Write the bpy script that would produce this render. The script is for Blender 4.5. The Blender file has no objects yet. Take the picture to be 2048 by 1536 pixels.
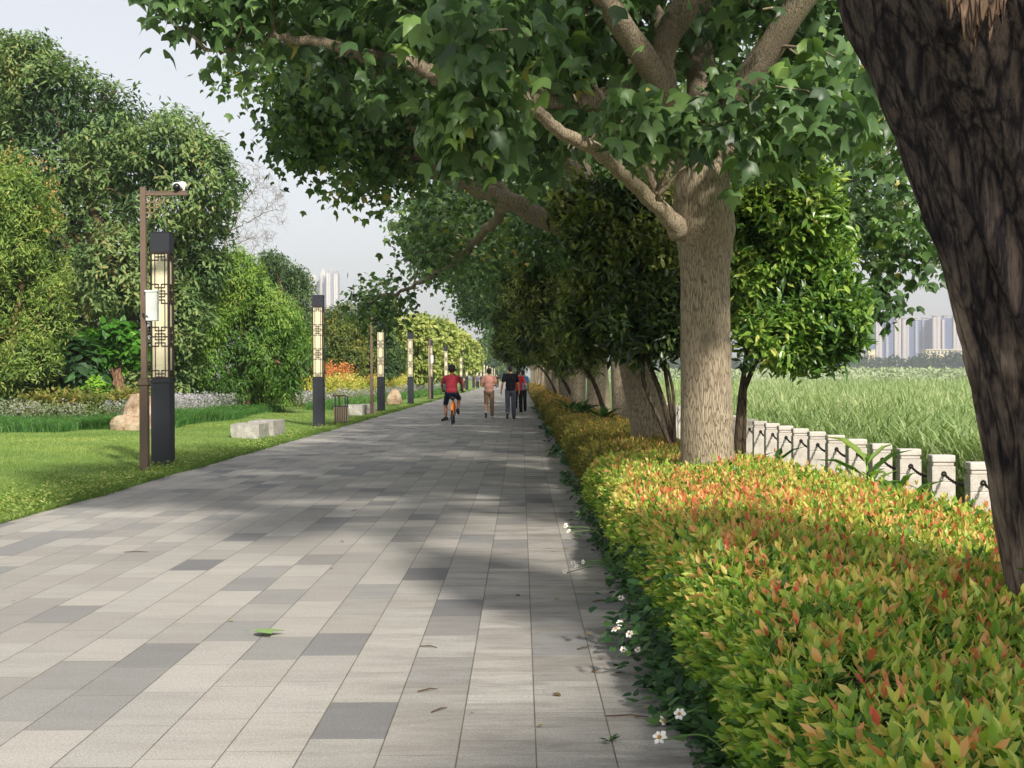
import bpy, math
import numpy as np
from mathutils import Vector, Matrix

# ------------------------------------------------------------------ basics
scene = bpy.context.scene
COL = scene.collection
FPX, VX, VY, CAMZ, ROLL = 2690.0, 1042.0, 753.0, 1.45, 0.0045
PI = math.pi

def rng(seed):
    return np.random.default_rng(seed)

def P(px, py, d):
    """a spot d metres down the promenade, seen towards (px, py) of the 2048 px photograph"""
    dx, dy = px - 1024.0, py - 768.0
    x = 1024.0 + dx * math.cos(ROLL) - dy * math.sin(ROLL)
    y = 768.0 + dx * math.sin(ROLL) + dy * math.cos(ROLL)
    return np.array([(x - VX) / FPX * d, d, CAMZ + (VY - y) / FPX * d])

def srgb(r, g, b):
    f = lambda c: c / 255 / 12.92 if c <= 10.31 else ((c / 255 + 0.055) / 1.055) ** 2.4
    return (f(r), f(g), f(b), 1.0)

def unit(v):
    v = np.asarray(v, float)
    n = np.linalg.norm(v, axis=-1, keepdims=True)
    return v / np.maximum(n, 1e-9)

def smooth01(t):
    t = np.clip(t, 0, 1)
    return t * t * (3 - 2 * t)

def vnoise(p, seed=0, octaves=3):
    """cheap smooth noise of (n,3) points, roughly -1..1"""
    p = np.asarray(p, float)
    r = rng(1000 + seed)
    out = np.zeros(len(p)); amp = 1.0; tot = 0
    for o in range(octaves):
        for _ in range(4):
            k = r.normal(size=3) * 2 ** o
            out += amp * np.sin(p @ k + r.uniform(0, 6.28)) * 0.5
        tot += amp; amp *= 0.55
    return out / tot

def lawn_z(x):
    return 0.02 + 0.12 * smooth01((-5.2 - np.asarray(x, float)) / 4.5)

def tag(o, label=None, cat=None, group=None, kind=None):
    if label: o['label'] = label
    if cat: o['category'] = cat
    if group: o['group'] = group
    if kind: o['kind'] = kind
    return o

def empty(name, loc, label=None, cat=None, group=None, rz=0.0):
    o = bpy.data.objects.new(name, None)
    o.empty_display_size = 0.2
    o.location = [float(c) for c in loc]; o.rotation_euler = (0, 0, rz)
    COL.objects.link(o)
    return tag(o, label, cat, group)

class MB:
    """collects vertices and faces, then links them as ONE mesh object"""
    def __init__(s):
        s.V = []; s.F = {3: [], 4: []}; s.A = []; s.n = 0
    def add(s, V, F, a=None):
        V = np.asarray(V, float).reshape(-1, 3)
        for f in (F if isinstance(F, (list, tuple)) else [F]):
            f = np.asarray(f, int)
            if len(f): s.F[f.shape[1]].append(f + s.n)
        s.V.append(V); s.n += len(V)
        s.A.append(np.zeros(len(V)) if a is None else np.broadcast_to(np.asarray(a, float), (len(V),)))
        return s
    def box(s, c, size, rz=0.0, a=None):
        c = np.asarray(c, float); h = np.asarray(size, float) / 2
        v = np.array([[x, y, z] for z in (-1, 1) for y in (-1, 1) for x in (-1, 1)]) * h
        if rz:
            cs, sn = math.cos(rz), math.sin(rz)
            v = np.stack([v[:, 0] * cs - v[:, 1] * sn, v[:, 0] * sn + v[:, 1] * cs, v[:, 2]], 1)
        f = np.array([[0, 2, 3, 1], [4, 5, 7, 6], [0, 1, 5, 4], [2, 6, 7, 3], [0, 4, 6, 2], [1, 3, 7, 5]])
        return s.add(v + c, f, a)
    def tube(s, pts, r, n=8, a=None, caps=True, disp=None):
        pts = np.asarray(pts, float); m = len(pts)
        r = np.broadcast_to(np.asarray(r, float), (m,))
        t = unit(np.gradient(pts, axis=0))
        ref = np.array([1.0, 0, 0]) if abs(t[0][0]) < 0.8 else np.array([0, 1.0, 0])
        U = np.zeros((m, 3)); u = unit(np.cross(t[0], ref)); U[0] = u
        for i in range(1, m):
            u = u - t[i] * np.dot(u, t[i]); u = unit(u); U[i] = u
        W = np.cross(t, U)
        th = np.linspace(0, 2 * PI, n, endpoint=False)
        rr = r[:, None] * np.ones((1, n))
        if disp is not None:
            L = np.concatenate([[0], np.cumsum(np.linalg.norm(np.diff(pts, axis=0), axis=1))])
            rr = rr + disp(th[None, :] * np.ones((m, 1)), L[:, None] * np.ones((1, n)), rr)
        V = pts[:, None, :] + rr[..., None] * (np.cos(th)[None, :, None] * U[:, None, :] + np.sin(th)[None, :, None] * W[:, None, :])
        V = V.reshape(-1, 3)
        i = np.arange(m - 1)[:, None] * n; j = np.arange(n)[None, :]; j2 = (j + 1) % n
        F = np.stack([i + j, i + j2, i + n + j2, i + n + j], -1).reshape(-1, 4)
        Fs = [F]
        if caps:
            V = np.concatenate([V, pts[:1], pts[-1:]])
            k = np.arange(n); k2 = (k + 1) % n
            Fs.append(np.stack([k2, k, np.full(n, m * n)], 1))
            Fs.append(np.stack([(m - 1) * n + k, (m - 1) * n + k2, np.full(n, m * n + 1)], 1))
        return s.add(V, Fs, a)
    def ellipsoid(s, c, r, nu=14, nv=9, a=None):
        c = np.asarray(c, float); r = np.asarray(r, float) * np.ones(3)
        ph = np.linspace(-PI / 2, PI / 2, nv)
        pts = [[math.cos(p) * math.cos(t), math.cos(p) * math.sin(t), math.sin(p)] for p in ph[1:-1] for t in np.linspace(0, 2 * PI, nu, endpoint=False)]
        V = np.array(pts + [[0, 0, -1], [0, 0, 1]]) * r + c
        m = nv - 2
        i = np.arange(m - 1)[:, None] * nu; j = np.arange(nu)[None, :]; j2 = (j + 1) % nu
        F = np.stack([i + j, i + j2, i + nu + j2, i + nu + j], -1).reshape(-1, 4)
        k = np.arange(nu); k2 = (k + 1) % nu
        return s.add(V, [F, np.stack([k2, k, np.full(nu, m * nu)], 1), np.stack([(m - 1) * nu + k, (m - 1) * nu + k2, np.full(nu, m * nu + 1)], 1)], a)
    def capsule(s, p0, r0, p1, r1, n=12, a=None):
        p0 = np.asarray(p0, float); p1 = np.asarray(p1, float); ax = unit(p1 - p0)
        pts = []; rs = []
        for k in (0.0, 0.35, 0.7, 1.0):
            q = k * PI / 2
            pts.append(p0 - ax * r0 * math.cos(q)); rs.append(max(r0 * math.sin(q), 1e-4))
        for k in (0.0, 0.35, 0.7, 1.0):
            q = PI / 2 - k * PI / 2
            pts.append(p1 + ax * r1 * math.cos(q)); rs.append(max(r1 * math.sin(q), 1e-4))
        return s.tube(pts, rs, n, a)
    def mesh(s, name, mat=None, origin=(0, 0, 0), smooth=False):
        me = bpy.data.meshes.new(name)
        V = (np.concatenate(s.V) if s.V else np.zeros((0, 3))) - np.asarray(origin, float)
        A = np.concatenate(s.A) if s.A else np.zeros(0)
        f3 = np.concatenate(s.F[3]) if s.F[3] else np.zeros((0, 3), int)
        f4 = np.concatenate(s.F[4]) if s.F[4] else np.zeros((0, 4), int)
        me.vertices.add(len(V)); me.vertices.foreach_set('co', V.astype(np.float32).ravel())
        idx = np.concatenate([f3.ravel(), f4.ravel()]).astype(np.int32)
        me.loops.add(len(idx)); me.loops.foreach_set('vertex_index', idx)
        tot = np.concatenate([np.full(len(f3), 3), np.full(len(f4), 4)]).astype(np.int32)
        st = np.concatenate([[0], np.cumsum(tot)[:-1]]).astype(np.int32)
        me.polygons.add(len(tot)); me.polygons.foreach_set('loop_start', st); me.polygons.foreach_set('loop_total', tot)
        me.polygons.foreach_set('use_smooth', np.full(len(tot), bool(smooth)))
        at = me.attributes.new('var', 'FLOAT', 'POINT'); at.data.foreach_set('value', A.astype(np.float32))
        me.update(calc_edges=True)
        if mat: me.materials.append(mat)
        return me
    def build(s, name, mat, parent=None, origin=(0, 0, 0), smooth=False):
        o = bpy.data.objects.new(name, s.mesh(name, mat, origin, smooth))
        COL.objects.link(o)
        if parent is not None: o.parent = parent
        return o

def bevel(o, w, seg=2):
    m = o.modifiers.new('bevel', 'BEVEL'); m.width = w; m.segments = seg; m.limit_method = 'ANGLE'
    return o

def link_copy(o, parent=None, name=None):
    c = o.copy(); COL.objects.link(c)
    if parent is not None: c.parent = parent
    for ch in o.children:
        link_copy(ch, c)
    return c

def catmull(pts, sub=6):
    """smooth curve through points; extra columns (radius) are carried along"""
    p = np.asarray(pts, float)
    q = np.concatenate([[2 * p[0] - p[1]], p, [2 * p[-1] - p[-2]]])
    out = []
    for i in range(1, len(q) - 2):
        for t in np.linspace(0, 1, sub, endpoint=False):
            out.append(0.5 * (2 * q[i] + (q[i + 1] - q[i - 1]) * t + (2 * q[i - 1] - 5 * q[i] + 4 * q[i + 1] - q[i + 2]) * t ** 2 + (3 * q[i] - q[i - 1] - 3 * q[i + 1] + q[i + 2]) * t ** 3))
    out.append(p[-1])
    return np.array(out)

# ------------------------------------------------------------------ materials
class NT:
    def __init__(s, name):
        s.m = bpy.data.materials.new(name); s.m.use_nodes = True
        s.t = s.m.node_tree; s.t.nodes.clear()
        s.out = s.t.nodes.new('ShaderNodeOutputMaterial')
    def n(s, typ, ins=None, **kw):
        nd = s.t.nodes.new('ShaderNode' + typ)
        for k, v in kw.items(): setattr(nd, k, v)
        for k, v in (ins or {}).items():
            sk = nd.inputs[k]
            if hasattr(v, 'is_output') or isinstance(v, bpy.types.NodeSocket): s.t.links.new(v, sk)
            else: sk.default_value = v
        return nd
    def math(s, op, a, b=0.0, clamp=False):
        nd = s.n('Math', {0: a, 1: b}, operation=op); nd.use_clamp = clamp
        return nd.outputs[0]
    def ramp(s, fac, stops, interp='LINEAR'):
        nd = s.n('ValToRGB', {0: fac}); cr = nd.color_ramp; cr.interpolation = interp
        while len(cr.elements) < len(stops): cr.elements.new(0.5)
        for e, (p, c) in zip(cr.elements, stops):
            e.position = p; e.color = c if hasattr(c, '__len__') else (c, c, c, 1)
        return nd.outputs[0]
    def mix(s, fac, a, b, blend='MIX'):
        nd = s.n('Mix', data_type='RGBA', blend_type=blend)
        for sk, v in ((nd.inputs[0], fac), (nd.inputs[6], a), (nd.inputs[7], b)):
            if isinstance(v, bpy.types.NodeSocket): s.t.links.new(v, sk)
            else: sk.default_value = v
        return nd.outputs[2]
    def pos(s): return s.n('NewGeometry').outputs['Position']
    def obj(s): return s.n('TexCoord').outputs['Object']
    def mapped(s, vec, scale): return s.n('Mapping', {'Vector': vec, 'Scale': scale}).outputs[0]
    def noise(s, vec, scale, detail=3.0, rough=0.55):
        return s.n('TexNoise', {'Vector': vec, 'Scale': scale, 'Detail': detail, 'Roughness': rough}).outputs['Fac']
    def bump(s, h, strength=0.3, dist=0.01):
        return s.n('Bump', {'Height': h, 'Strength': strength, 'Distance': dist}).outputs[0]
    def bsdf(s, color, rough=0.6, normal=None, metal=0.0, spec=0.5):
        ins = {'Base Color': color, 'Roughness': rough, 'Metallic': metal, 'Specular IOR Level': spec}
        if normal is not None: ins['Normal'] = normal
        b = s.n('BsdfPrincipled', ins)
        return b.outputs[0]
    def done(s, shader):
        s.t.links.new(shader, s.out.inputs[0]); return s.m

def plain(name, col, rough=0.6, metal=0.0, noise=0.12, scale=30.0, bump=0.0, spec=0.5):
    """a paint, cloth or stone whose tone wanders a little"""
    t = NT(name); v = t.obj()
    f = t.noise(v, scale, 4)
    c = t.mix(t.math('MULTIPLY', f, noise * 2), col, tuple(x * 0.45 for x in col[:3]) + (1,))
    nrm = t.bump(t.noise(v, scale * 3, 4), bump, 0.01) if bump else None
    return t.done(t.bsdf(c, rough, nrm, metal, spec))

def leafmat(name, stops, trans=0.35, rough=0.42, spec=0.4):
    """leaf colours along the mesh's own per-leaf value; thin leaves let light through"""
    t = NT(name)
    f = t.n('Attribute', attribute_name='var').outputs['Fac']
    c = t.ramp(f, stops)
    b = t.bsdf(c, rough, None, 0, spec)
    c2 = t.mix(1.0, c, (1.12, 1.22, 0.7, 1), 'MULTIPLY')
    tr = t.n('BsdfTranslucent', {'Color': c2}).outputs[0]
    return t.done(t.n('MixShader', {0: trans, 1: b, 2: tr}).outputs[0])

def barkmat(name, dark, mid, light, zs=2.2, xs=16.0, bump=0.8, dist=0.02, patch=None):
    t = NT(name); v = t.obj()
    w = t.noise(v, 2.0, 2)
    vv = t.n('VectorMath', {0: v, 1: t.n('CombineXYZ', {0: t.math('MULTIPLY', w, 0.05), 1: t.math('MULTIPLY', w, 0.05), 2: 0.0}).outputs[0]}, operation='ADD').outputs[0]
    vo = t.n('TexVoronoi', {'Vector': t.mapped(vv, (xs * 1.9, xs * 1.9, zs * 1.7)), 'Scale': 1.0}, feature='DISTANCE_TO_EDGE').outputs['Distance']
    fis = t.math('ADD', t.math('MULTIPLY', t.ramp(vo, [(0.0, 0.0), (0.05, 0.55), (0.16, 1.0)]), 0.55), t.math('MULTIPLY', t.noise(t.mapped(vv, (xs, xs, zs)), 1.6, 5, 0.62), 0.45))
    fine = t.noise(t.mapped(v, (60, 60, 14)), 1.0, 4, 0.65)
    big = t.noise(v, 1.3, 3)
    h = t.math('ADD', t.math('MULTIPLY', fis, 0.8), t.math('MULTIPLY', fine, 0.2))
    c = t.ramp(h, [(0.34, dark), (0.62, mid), (0.86, light)])
    c = t.mix(t.ramp(big, [(0.42, 0.0), (0.66, 0.55)]), c, patch or dark)
    return t.done(t.bsdf(c, 0.92, t.bump(h, bump, dist), 0, 0.15))

def groundmat(name, stops, scale=0.6, rough=0.95, bump=0.5):
    t = NT(name); v = t.pos()
    f = t.math('ADD', t.math('MULTIPLY', t.noise(v, scale, 5), 0.6), t.math('MULTIPLY', t.noise(v, scale * 18, 4), 0.4))
    return t.done(t.bsdf(t.ramp(f, stops), rough, t.bump(t.noise(v, 40, 4), bump, 0.02), 0, 0.2))

# ------------------------------------------------------------------ leaves
T_LOBED = (np.array([[0, 0, 0], [-.30, .08, -.03], [-.52, .50, -.13], [-.24, .60, -.05], [0, 1.08, -.20], [.24, .60, -.05], [.52, .50, -.13], [.30, .08, -.03], [0, .48, .03]]),
           np.array([[0, 8, 1], [1, 8, 2], [2, 8, 3], [3, 8, 4], [4, 8, 5], [5, 8, 6], [6, 8, 7], [7, 8, 0]]))
T_MAPLE = (np.array([[0, 0, 0], [-.26, .0, -.05], [-.44, .17, -.12], [-.60, .47, -.24], [-.25, .55, -.10], [-.17, .76, -.14], [0, 1.16, -.36], [.17, .76, -.14], [.25, .55, -.10], [.60, .47, -.24], [.44, .17, -.12], [.26, .0, -.05], [0, .28, .03], [0, .62, -.02]]),
           np.array([[0, 12, 1], [1, 12, 2], [2, 12, 3], [3, 12, 4], [4, 12, 13], [4, 13, 5], [5, 13, 6], [6, 13, 7], [7, 13, 8], [8, 13, 12], [8, 12, 9], [9, 12, 10], [10, 12, 11], [11, 12, 0]]))
T_HEART = (np.array([[0, 0, 0], [-.36, .15, -.04], [-.30, .62, -.06], [0, 1.05, -.16], [.30, .62, -.06], [.36, .15, -.04]]),
           np.array([[0, 3, 2], [0, 2, 1], [0, 4, 3], [0, 5, 4]]))
T_BLADE = (np.array([[0, 0, 0], [-.13, .30, .03], [0, .30, -.02], [.13, .30, .03], [-.13, .65, .0], [0, .66, -.05], [.13, .65, .0], [0, 1.0, -.14]]),
           np.array([[0, 2, 1], [0, 3, 2], [1, 2, 5], [1, 5, 4], [2, 3, 6], [2, 6, 5], [4, 5, 7], [5, 6, 7]]))
T_LANCE = (np.array([[0, 0, 0], [-.13, .45, .02], [0, .5, -.04], [.13, .45, .02], [0, 1.0, -.16]]),
           np.array([[0, 2, 1], [0, 3, 2], [1, 2, 4], [2, 3, 4]]))
T_OVAL = (np.array([[0, 0, 0], [-.17, .28, .02], [0, .30, -.03], [.17, .28, .02], [-.17, .62, -.01], [0, .64, -.06], [.17, .62, -.01], [0, 1.0, -.17]]), T_BLADE[1])
T_CHIP = (np.array([[0, 0, 0], [-.28, .5, .05], [.28, .5, .05], [0, 1.0, -.12]]), np.array([[0, 3, 1], [0, 2, 3]]))

def leaves(mb, tmpl, pos, axis, nrm, size, var):
    tv, tf = tmpl; n = len(pos)
    if n == 0: return
    a = unit(axis); x = unit(np.cross(a, nrm)); z = np.cross(x, a)
    size = np.broadcast_to(np.asarray(size, float), (n,))
    V = pos[:, None, :] + size[:, None, None] * (tv[None, :, 0:1] * x[:, None, :] + tv[None, :, 1:2] * a[:, None, :] + tv[None, :, 2:3] * z[:, None, :])
    F = (tf[None] + (np.arange(n) * len(tv))[:, None, None]).reshape(-1, tf.shape[1])
    mb.add(V.reshape(-1, 3), F, np.repeat(np.clip(np.broadcast_to(var, (n,)), 0, 1), len(tv)))

def rosettes(mb, tmpl, pos, nrm, k, size, r, along=0.6, droop=0.6, jitter=0.1, var=None, varj=0.12):
    """k leaves round every shoot tip"""
    n = len(pos)
    p = np.repeat(pos, k, 0); nn = np.repeat(nrm, k, 0)
    u = r.normal(size=(n * k, 3)); u = unit(u - nn * np.sum(u * nn, 1, keepdims=True))
    ax = unit(nn * along + u + np.array([0, 0, -droop]))
    up = unit(nn * 0.6 + np.array([0, 0, 0.7]) + r.normal(size=(n * k, 3)) * 0.25)
    p = p + r.normal(size=p.shape) * jitter
    s = size * r.uniform(0.7, 1.25, n * k)
    v = np.repeat(var if var is not None else np.full(n, 0.5), k) + r.normal(size=n * k) * varj
    leaves(mb, tmpl, p, ax, up, s, v)

def lobe_points(lobes, n, r, shell=(0.8, 1.03), keep=0.74, low=-2):
    """points spread over the outside of a union of ellipsoids"""
    C = np.array([l[0] for l in lobes]); Rd = np.array([np.ones(3) * l[1] for l in lobes])
    w = (Rd ** 2).mean(1); w /= w.sum()
    out = []; outn = []; got = 0
    for _ in range(14):
        i = r.choice(len(lobes), n * 2, p=w)
        d = unit(r.normal(size=(n * 2, 3)))
        p = C[i] + d * Rd[i] * r.uniform(shell[0], shell[1], (n * 2, 1))
        q = np.linalg.norm((p[:, None, :] - C[None]) / Rd[None], axis=2)
        q[np.arange(len(p)), i] = 9
        ok = (q.min(1) > keep) & (d[:, 2] > low)
        out.append(p[ok]); outn.append(d[ok]); got += ok.sum()
        if got >= n: break
    return np.concatenate(out)[:n], np.concatenate(outn)[:n]

def grow(nodes, rads, tips, r, mb, rtip=0.006, nseg=5, lift=0.06, wob=0.10):
    """joins every tip to the nearest wood, nearest first, and draws the twigs"""
    N = np.zeros((len(nodes) + len(tips) * 3 + 3, 3)); RR = np.zeros(len(N)); m = len(nodes)
    N[:m] = nodes; RR[:m] = rads
    tips = np.asarray(tips, float)
    dd = np.linalg.norm(tips[:, None] - N[None, :m], axis=2).min(1)
    twigs = []
    for i in np.argsort(dd):
        t = tips[i]
        df = t[None] - N[:m]; dist = np.linalg.norm(df, axis=1)
        cost = dist + 0.35 * np.maximum(0, -df[:, 2]) + 0.02 / np.maximum(RR[:m], 0.004) * 0.1
        j = int(np.argmin(cost)); p0 = N[j]; L = dist[j]
        if L < 0.02: continue
        r0 = min(RR[j] * 0.7, rtip + 0.012 * L)
        a = p0 + (t - p0) * 0.36 + r.normal(size=3) * wob * L * 0.5 + np.array([0, 0, lift * L])
        b = p0 + (t - p0) * 0.7 + r.normal(size=3) * wob * L * 0.5 + np.array([0, 0, lift * L])
        pts = np.array([p0, a, b, t]); rs = np.linspace(r0, rtip, 4)
        mb.tube(pts, rs, nseg, caps=False)
        N[m:m + 3] = pts[1:]; RR[m:m + 3] = rs[1:]; m += 3
        twigs.append(pts)
    return twigs

def twig_leaves(mb, tmpl, twigs, k, size, r, spread=0.2, droop=0.8, varm=0.4, varj=0.16, out=0.35, tmin=0.45):
    n = len(twigs); T = np.array(twigs)
    t = r.uniform(tmin, 1.06, (n, k)) * 3
    i0 = np.clip(t.astype(int), 0, 2); f = t - i0
    idx = np.arange(n)[:, None]
    p = T[idx, i0] * (1 - f)[..., None] + T[idx, i0 + 1] * f[..., None]
    d = unit(T[:, 3] - T[:, 1])[:, None, :] * np.ones((1, k, 1))
    p = (p + r.normal(size=p.shape) * spread).reshape(-1, 3); d = d.reshape(-1, 3)
    h = r.normal(size=p.shape) * np.array([1, 1, 0.35])
    ax = unit(h * 0.8 + d * out + np.array([0, 0, -droop]))
    up = unit(np.array([0, 0, 1.0]) + r.normal(size=p.shape) * 0.45)
    v = np.repeat(varm + r.normal(size=n) * varj * 0.8, k) + r.normal(size=n * k) * varj
    leaves(mb, tmpl, p, ax, up, size * r.uniform(0.5, 1.3, n * k), v)
# ------------------------------------------------------------------ camera, sky, sun, air
SUN = unit(np.array([0.36, -0.74, 0.62]))
SUN_EL = math.asin(SUN[2]); SUN_AZ = math.atan2(SUN[0], SUN[1])

def setup_view():
    cam = bpy.data.cameras.new('camera'); cam.sensor_width = 36.0
    cam.lens = FPX / 2048 * 36.0; cam.clip_start = 0.05; cam.clip_end = 9000
    o = bpy.data.objects.new('camera', cam); COL.objects.link(o)
    yaw = math.atan((VX - 1024) / FPX); pitch = math.atan((768 - VY) / FPX)
    o.matrix_world = Matrix.Translation((0, 0, CAMZ)) @ Matrix.Rotation(yaw, 4, 'Z') @ Matrix.Rotation(PI / 2 - pitch, 4, 'X') @ Matrix.Rotation(-ROLL, 4, 'Z')
    scene.camera = o
    w = bpy.data.worlds.new('World'); scene.world = w; w.use_nodes = True
    nt = w.node_tree; nt.nodes.clear()
    sky = nt.nodes.new('ShaderNodeTexSky'); sky.sky_type = 'NISHITA'; sky.sun_disc = False
    sky.sun_elevation = SUN_EL; sky.sun_rotation = SUN_AZ
    sky.air_density = 1.0; sky.dust_density = 1.6; sky.ozone_density = 1.0; sky.altitude = 10
    hsv = nt.nodes.new('ShaderNodeHueSaturation'); hsv.inputs['Saturation'].default_value = 0.4
    bg = nt.nodes.new('ShaderNodeBackground'); bg.inputs['Strength'].default_value = 0.118
    out = nt.nodes.new('ShaderNodeOutputWorld')
    nt.links.new(sky.outputs[0], hsv.inputs['Color']); mx = nt.nodes.new('ShaderNodeMix'); mx.data_type = 'RGBA'; mx.inputs[0].default_value = 0.6; mx.inputs[7].default_value = (2.56, 2.55, 2.60, 1)   # even, hazy overcast veil
    nt.links.new(hsv.outputs[0], mx.inputs[6]); nt.links.new(mx.outputs[2], bg.inputs[0]); nt.links.new(bg.outputs[0], out.inputs[0])
    sl = bpy.data.lights.new('sun', 'SUN'); sl.energy = 3.0; sl.angle = math.radians(3.6); sl.color = (1.0, 0.94, 0.84)
    so = bpy.data.objects.new('sun', sl); COL.objects.link(so); so.location = (30, -30, 60)
    so.rotation_euler = Vector((-SUN[0], -SUN[1], -SUN[2])).to_track_quat('-Z', 'Y').to_euler()
    vs = scene.view_settings; vs.view_transform = 'Standard'; vs.look = 'None'; vs.exposure = 1.13; vs.gamma = 1.0; vs.use_curve_mapping = False
    scene.cycles.use_denoising = True
    scene.cycles.max_bounces = 8; scene.cycles.transparent_max_bounces = 4; scene.cycles.volume_bounces = 0
    scene.cycles.diffuse_bounces = 4; scene.cycles.glossy_bounces = 2; scene.cycles.transmission_bounces = 3
    scene.cycles.use_adaptive_sampling = True; scene.cycles.adaptive_threshold = 0.02

def setup_haze():
    mb = MB(); mb.box((100, 1500, 86), (4200, 3400, 176))
    t = NT('hazy_air')
    v = t.n('VolumePrincipled', {'Color': (0.94, 0.95, 0.97, 1), 'Density': HAZE, 'Anisotropy': 0.25})
    t.t.links.new(v.outputs[0], t.out.inputs[1])
    tag(mb.build('haze', t.m), kind='stuff')
HAZE = 0.00040

# ------------------------------------------------------------------ ground, promenade, lawn
GX = np.array([-1900, -900, -400, -150, -60, -30, -18, -12, -9, -7, -5.4, -5.2, -2, 0.9, 2.0, 2.9, 3.4, 4.0, 4.6, 5.3, 6.0, 7.0, 9, 20, 60, 200, 600, 1300, 2150.])
GZ = np.array([.1, .1, .1, .1, .1, .1, .1, .09, .05, .02, -.03, -.05, -.05, -.05, -.01, -.02, -.15, -.35, -.4, -.42, -.75, -.9, -.9, -.9, -.9, -.9, -.9, -.9, -.9])
def ground_z(x): return np.interp(x, GX, GZ)

def sheet(name, xs, ys, zf, mat, kind='structure'):
    X, Y = np.meshgrid(xs, ys)
    V = np.stack([X, Y, zf(X, Y)], -1).reshape(-1, 3)
    nx = len(xs); i = np.arange(len(ys) - 1)[:, None] * nx; j = np.arange(nx - 1)[None, :]
    F = np.stack([i + j, i + j + 1, i + nx + j + 1, i + nx + j], -1).reshape(-1, 4)
    return tag(MB().add(V, F).build(name, mat, smooth=True), kind=kind)

def paving_material():
    t = NT('granite_paving'); p = t.pos(); s = t.n('SeparateXYZ', {0: p})
    X, Y = s.outputs[0], s.outputs[1]
    W, L = 0.302, 0.60
    xs = t.math('ADD', t.math('DIVIDE', t.math('SUBTRACT', X, 0.052), W), 100.0)
    strip = t.math('FLOOR', xs); fx = t.math('SUBTRACT', xs, strip)
    off = t.n('TexWhiteNoise', {'W': strip}, noise_dimensions='1D').outputs['Value']
    ys = t.math('ADD', t.math('ADD', t.math('DIVIDE', Y, L), off), 50.0)
    row = t.math('FLOOR', ys); fy = t.math('SUBTRACT', ys, row)
    wn = t.n('TexWhiteNoise', {'Vector': t.n('CombineXYZ', {0: strip, 1: row, 2: 0.0}).outputs[0]}, noise_dimensions='2D')
    k = wn.outputs['Value']; kc = t.n('SeparateXYZ', {0: wn.outputs['Color']})
    isdark = t.ramp(k, [(0.0, 1.0), (0.065, 0.95), (0.07, 0.70), (0.20, 0.55), (0.205, 0.25), (0.36, 0.18), (0.365, 0.0)], 'LINEAR')
    grain = t.noise(t.mapped(p, (1, 1, 1)), 120, 3, 0.85)
    grain2 = t.noise(p, 55, 4, 0.7)
    light = t.mix(kc.outputs[1], srgb(157, 153, 147), srgb(181, 177, 170))
    light = t.mix(t.math('MULTIPLY', kc.outputs[2], 0.3), light, srgb(172, 163, 153))
    dark = t.mix(kc.outputs[1], srgb(116, 116, 118), srgb(142, 141, 140))
    c = t.mix(isdark, light, dark)
    g = t.math('ADD', t.math('MULTIPLY', t.ramp(grain, [(0.3, 0.0), (0.7, 1.0)]), 0.6), t.math('MULTIPLY', grain2, 0.4))
    c = t.mix(1.0, c, t.ramp(g, [(0.22, (.52, .52, .52, 1)), (0.78, (1.28, 1.28, 1.28, 1))]), 'MULTIPLY')
    # rain-washed streaks across the slabs, old dirt under the hedge side
    st = t.noise(t.mapped(p, (1.4, 5.0, 1)), 1.0, 6, 0.68)
    st2 = t.noise(t.mapped(p, (6, 22.0, 1)), 1.0, 4, 0.7)
    sm = t.math('ADD', t.math('MULTIPLY', st, 0.7), t.math('MULTIPLY', st2, 0.3))
    edge = t.n('MapRange', {0: X, 1: -1.2, 2: 0.6, 3: 0.22, 4: 0.95}); edge.clamp = True
    dirt = t.math('MULTIPLY', t.ramp(sm, [(0.44, 0.0), (0.66, 1.0)]), edge.outputs[0])
    c = t.mix(dirt, c, srgb(98, 92, 84))
    big = t.noise(p, 0.35, 4)
    c = t.mix(t.ramp(big, [(0.4, 0.0), (0.7, 0.22)]), c, srgb(120, 114, 106))
    jx = t.math('MULTIPLY', t.math('MINIMUM', fx, t.math('SUBTRACT', 1.0, fx)), W)
    jy = t.math('MULTIPLY', t.math('MINIMUM', fy, t.math('SUBTRACT', 1.0, fy)), L)
    wob = t.math('MULTIPLY', t.noise(p, 6, 3), 0.0035)
    jm = t.math('MAXIMUM', t.math('LESS_THAN', jx, t.math('ADD', 0.0012, wob)), t.math('MULTIPLY', t.math('LESS_THAN', jy, t.math('ADD', 0.0008, wob)), 0.75))
    moss = t.noise(p, 1.7, 3)
    jc = t.mix(t.ramp(moss, [(0.52, 0.0), (0.62, 1.0)]), srgb(74, 70, 64), srgb(92, 96, 58))
    c = t.mix(t.math('MULTIPLY', jm, 0.85), c, jc)
    tilt = t.math('MULTIPLY', t.math('MULTIPLY', t.math('SUBTRACT', kc.outputs[0], 0.5), fx), 0.35)
    h = t.math('SUBTRACT', t.math('ADD', t.math('MULTIPLY', g, 0.5), tilt), t.math('MULTIPLY', jm, 1.0))
    return t.done(t.bsdf(c, t.math('ADD', 0.62, t.math('MULTIPLY', g, 0.2)), t.bump(h, 0.35, 0.006), 0, 0.35))

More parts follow.
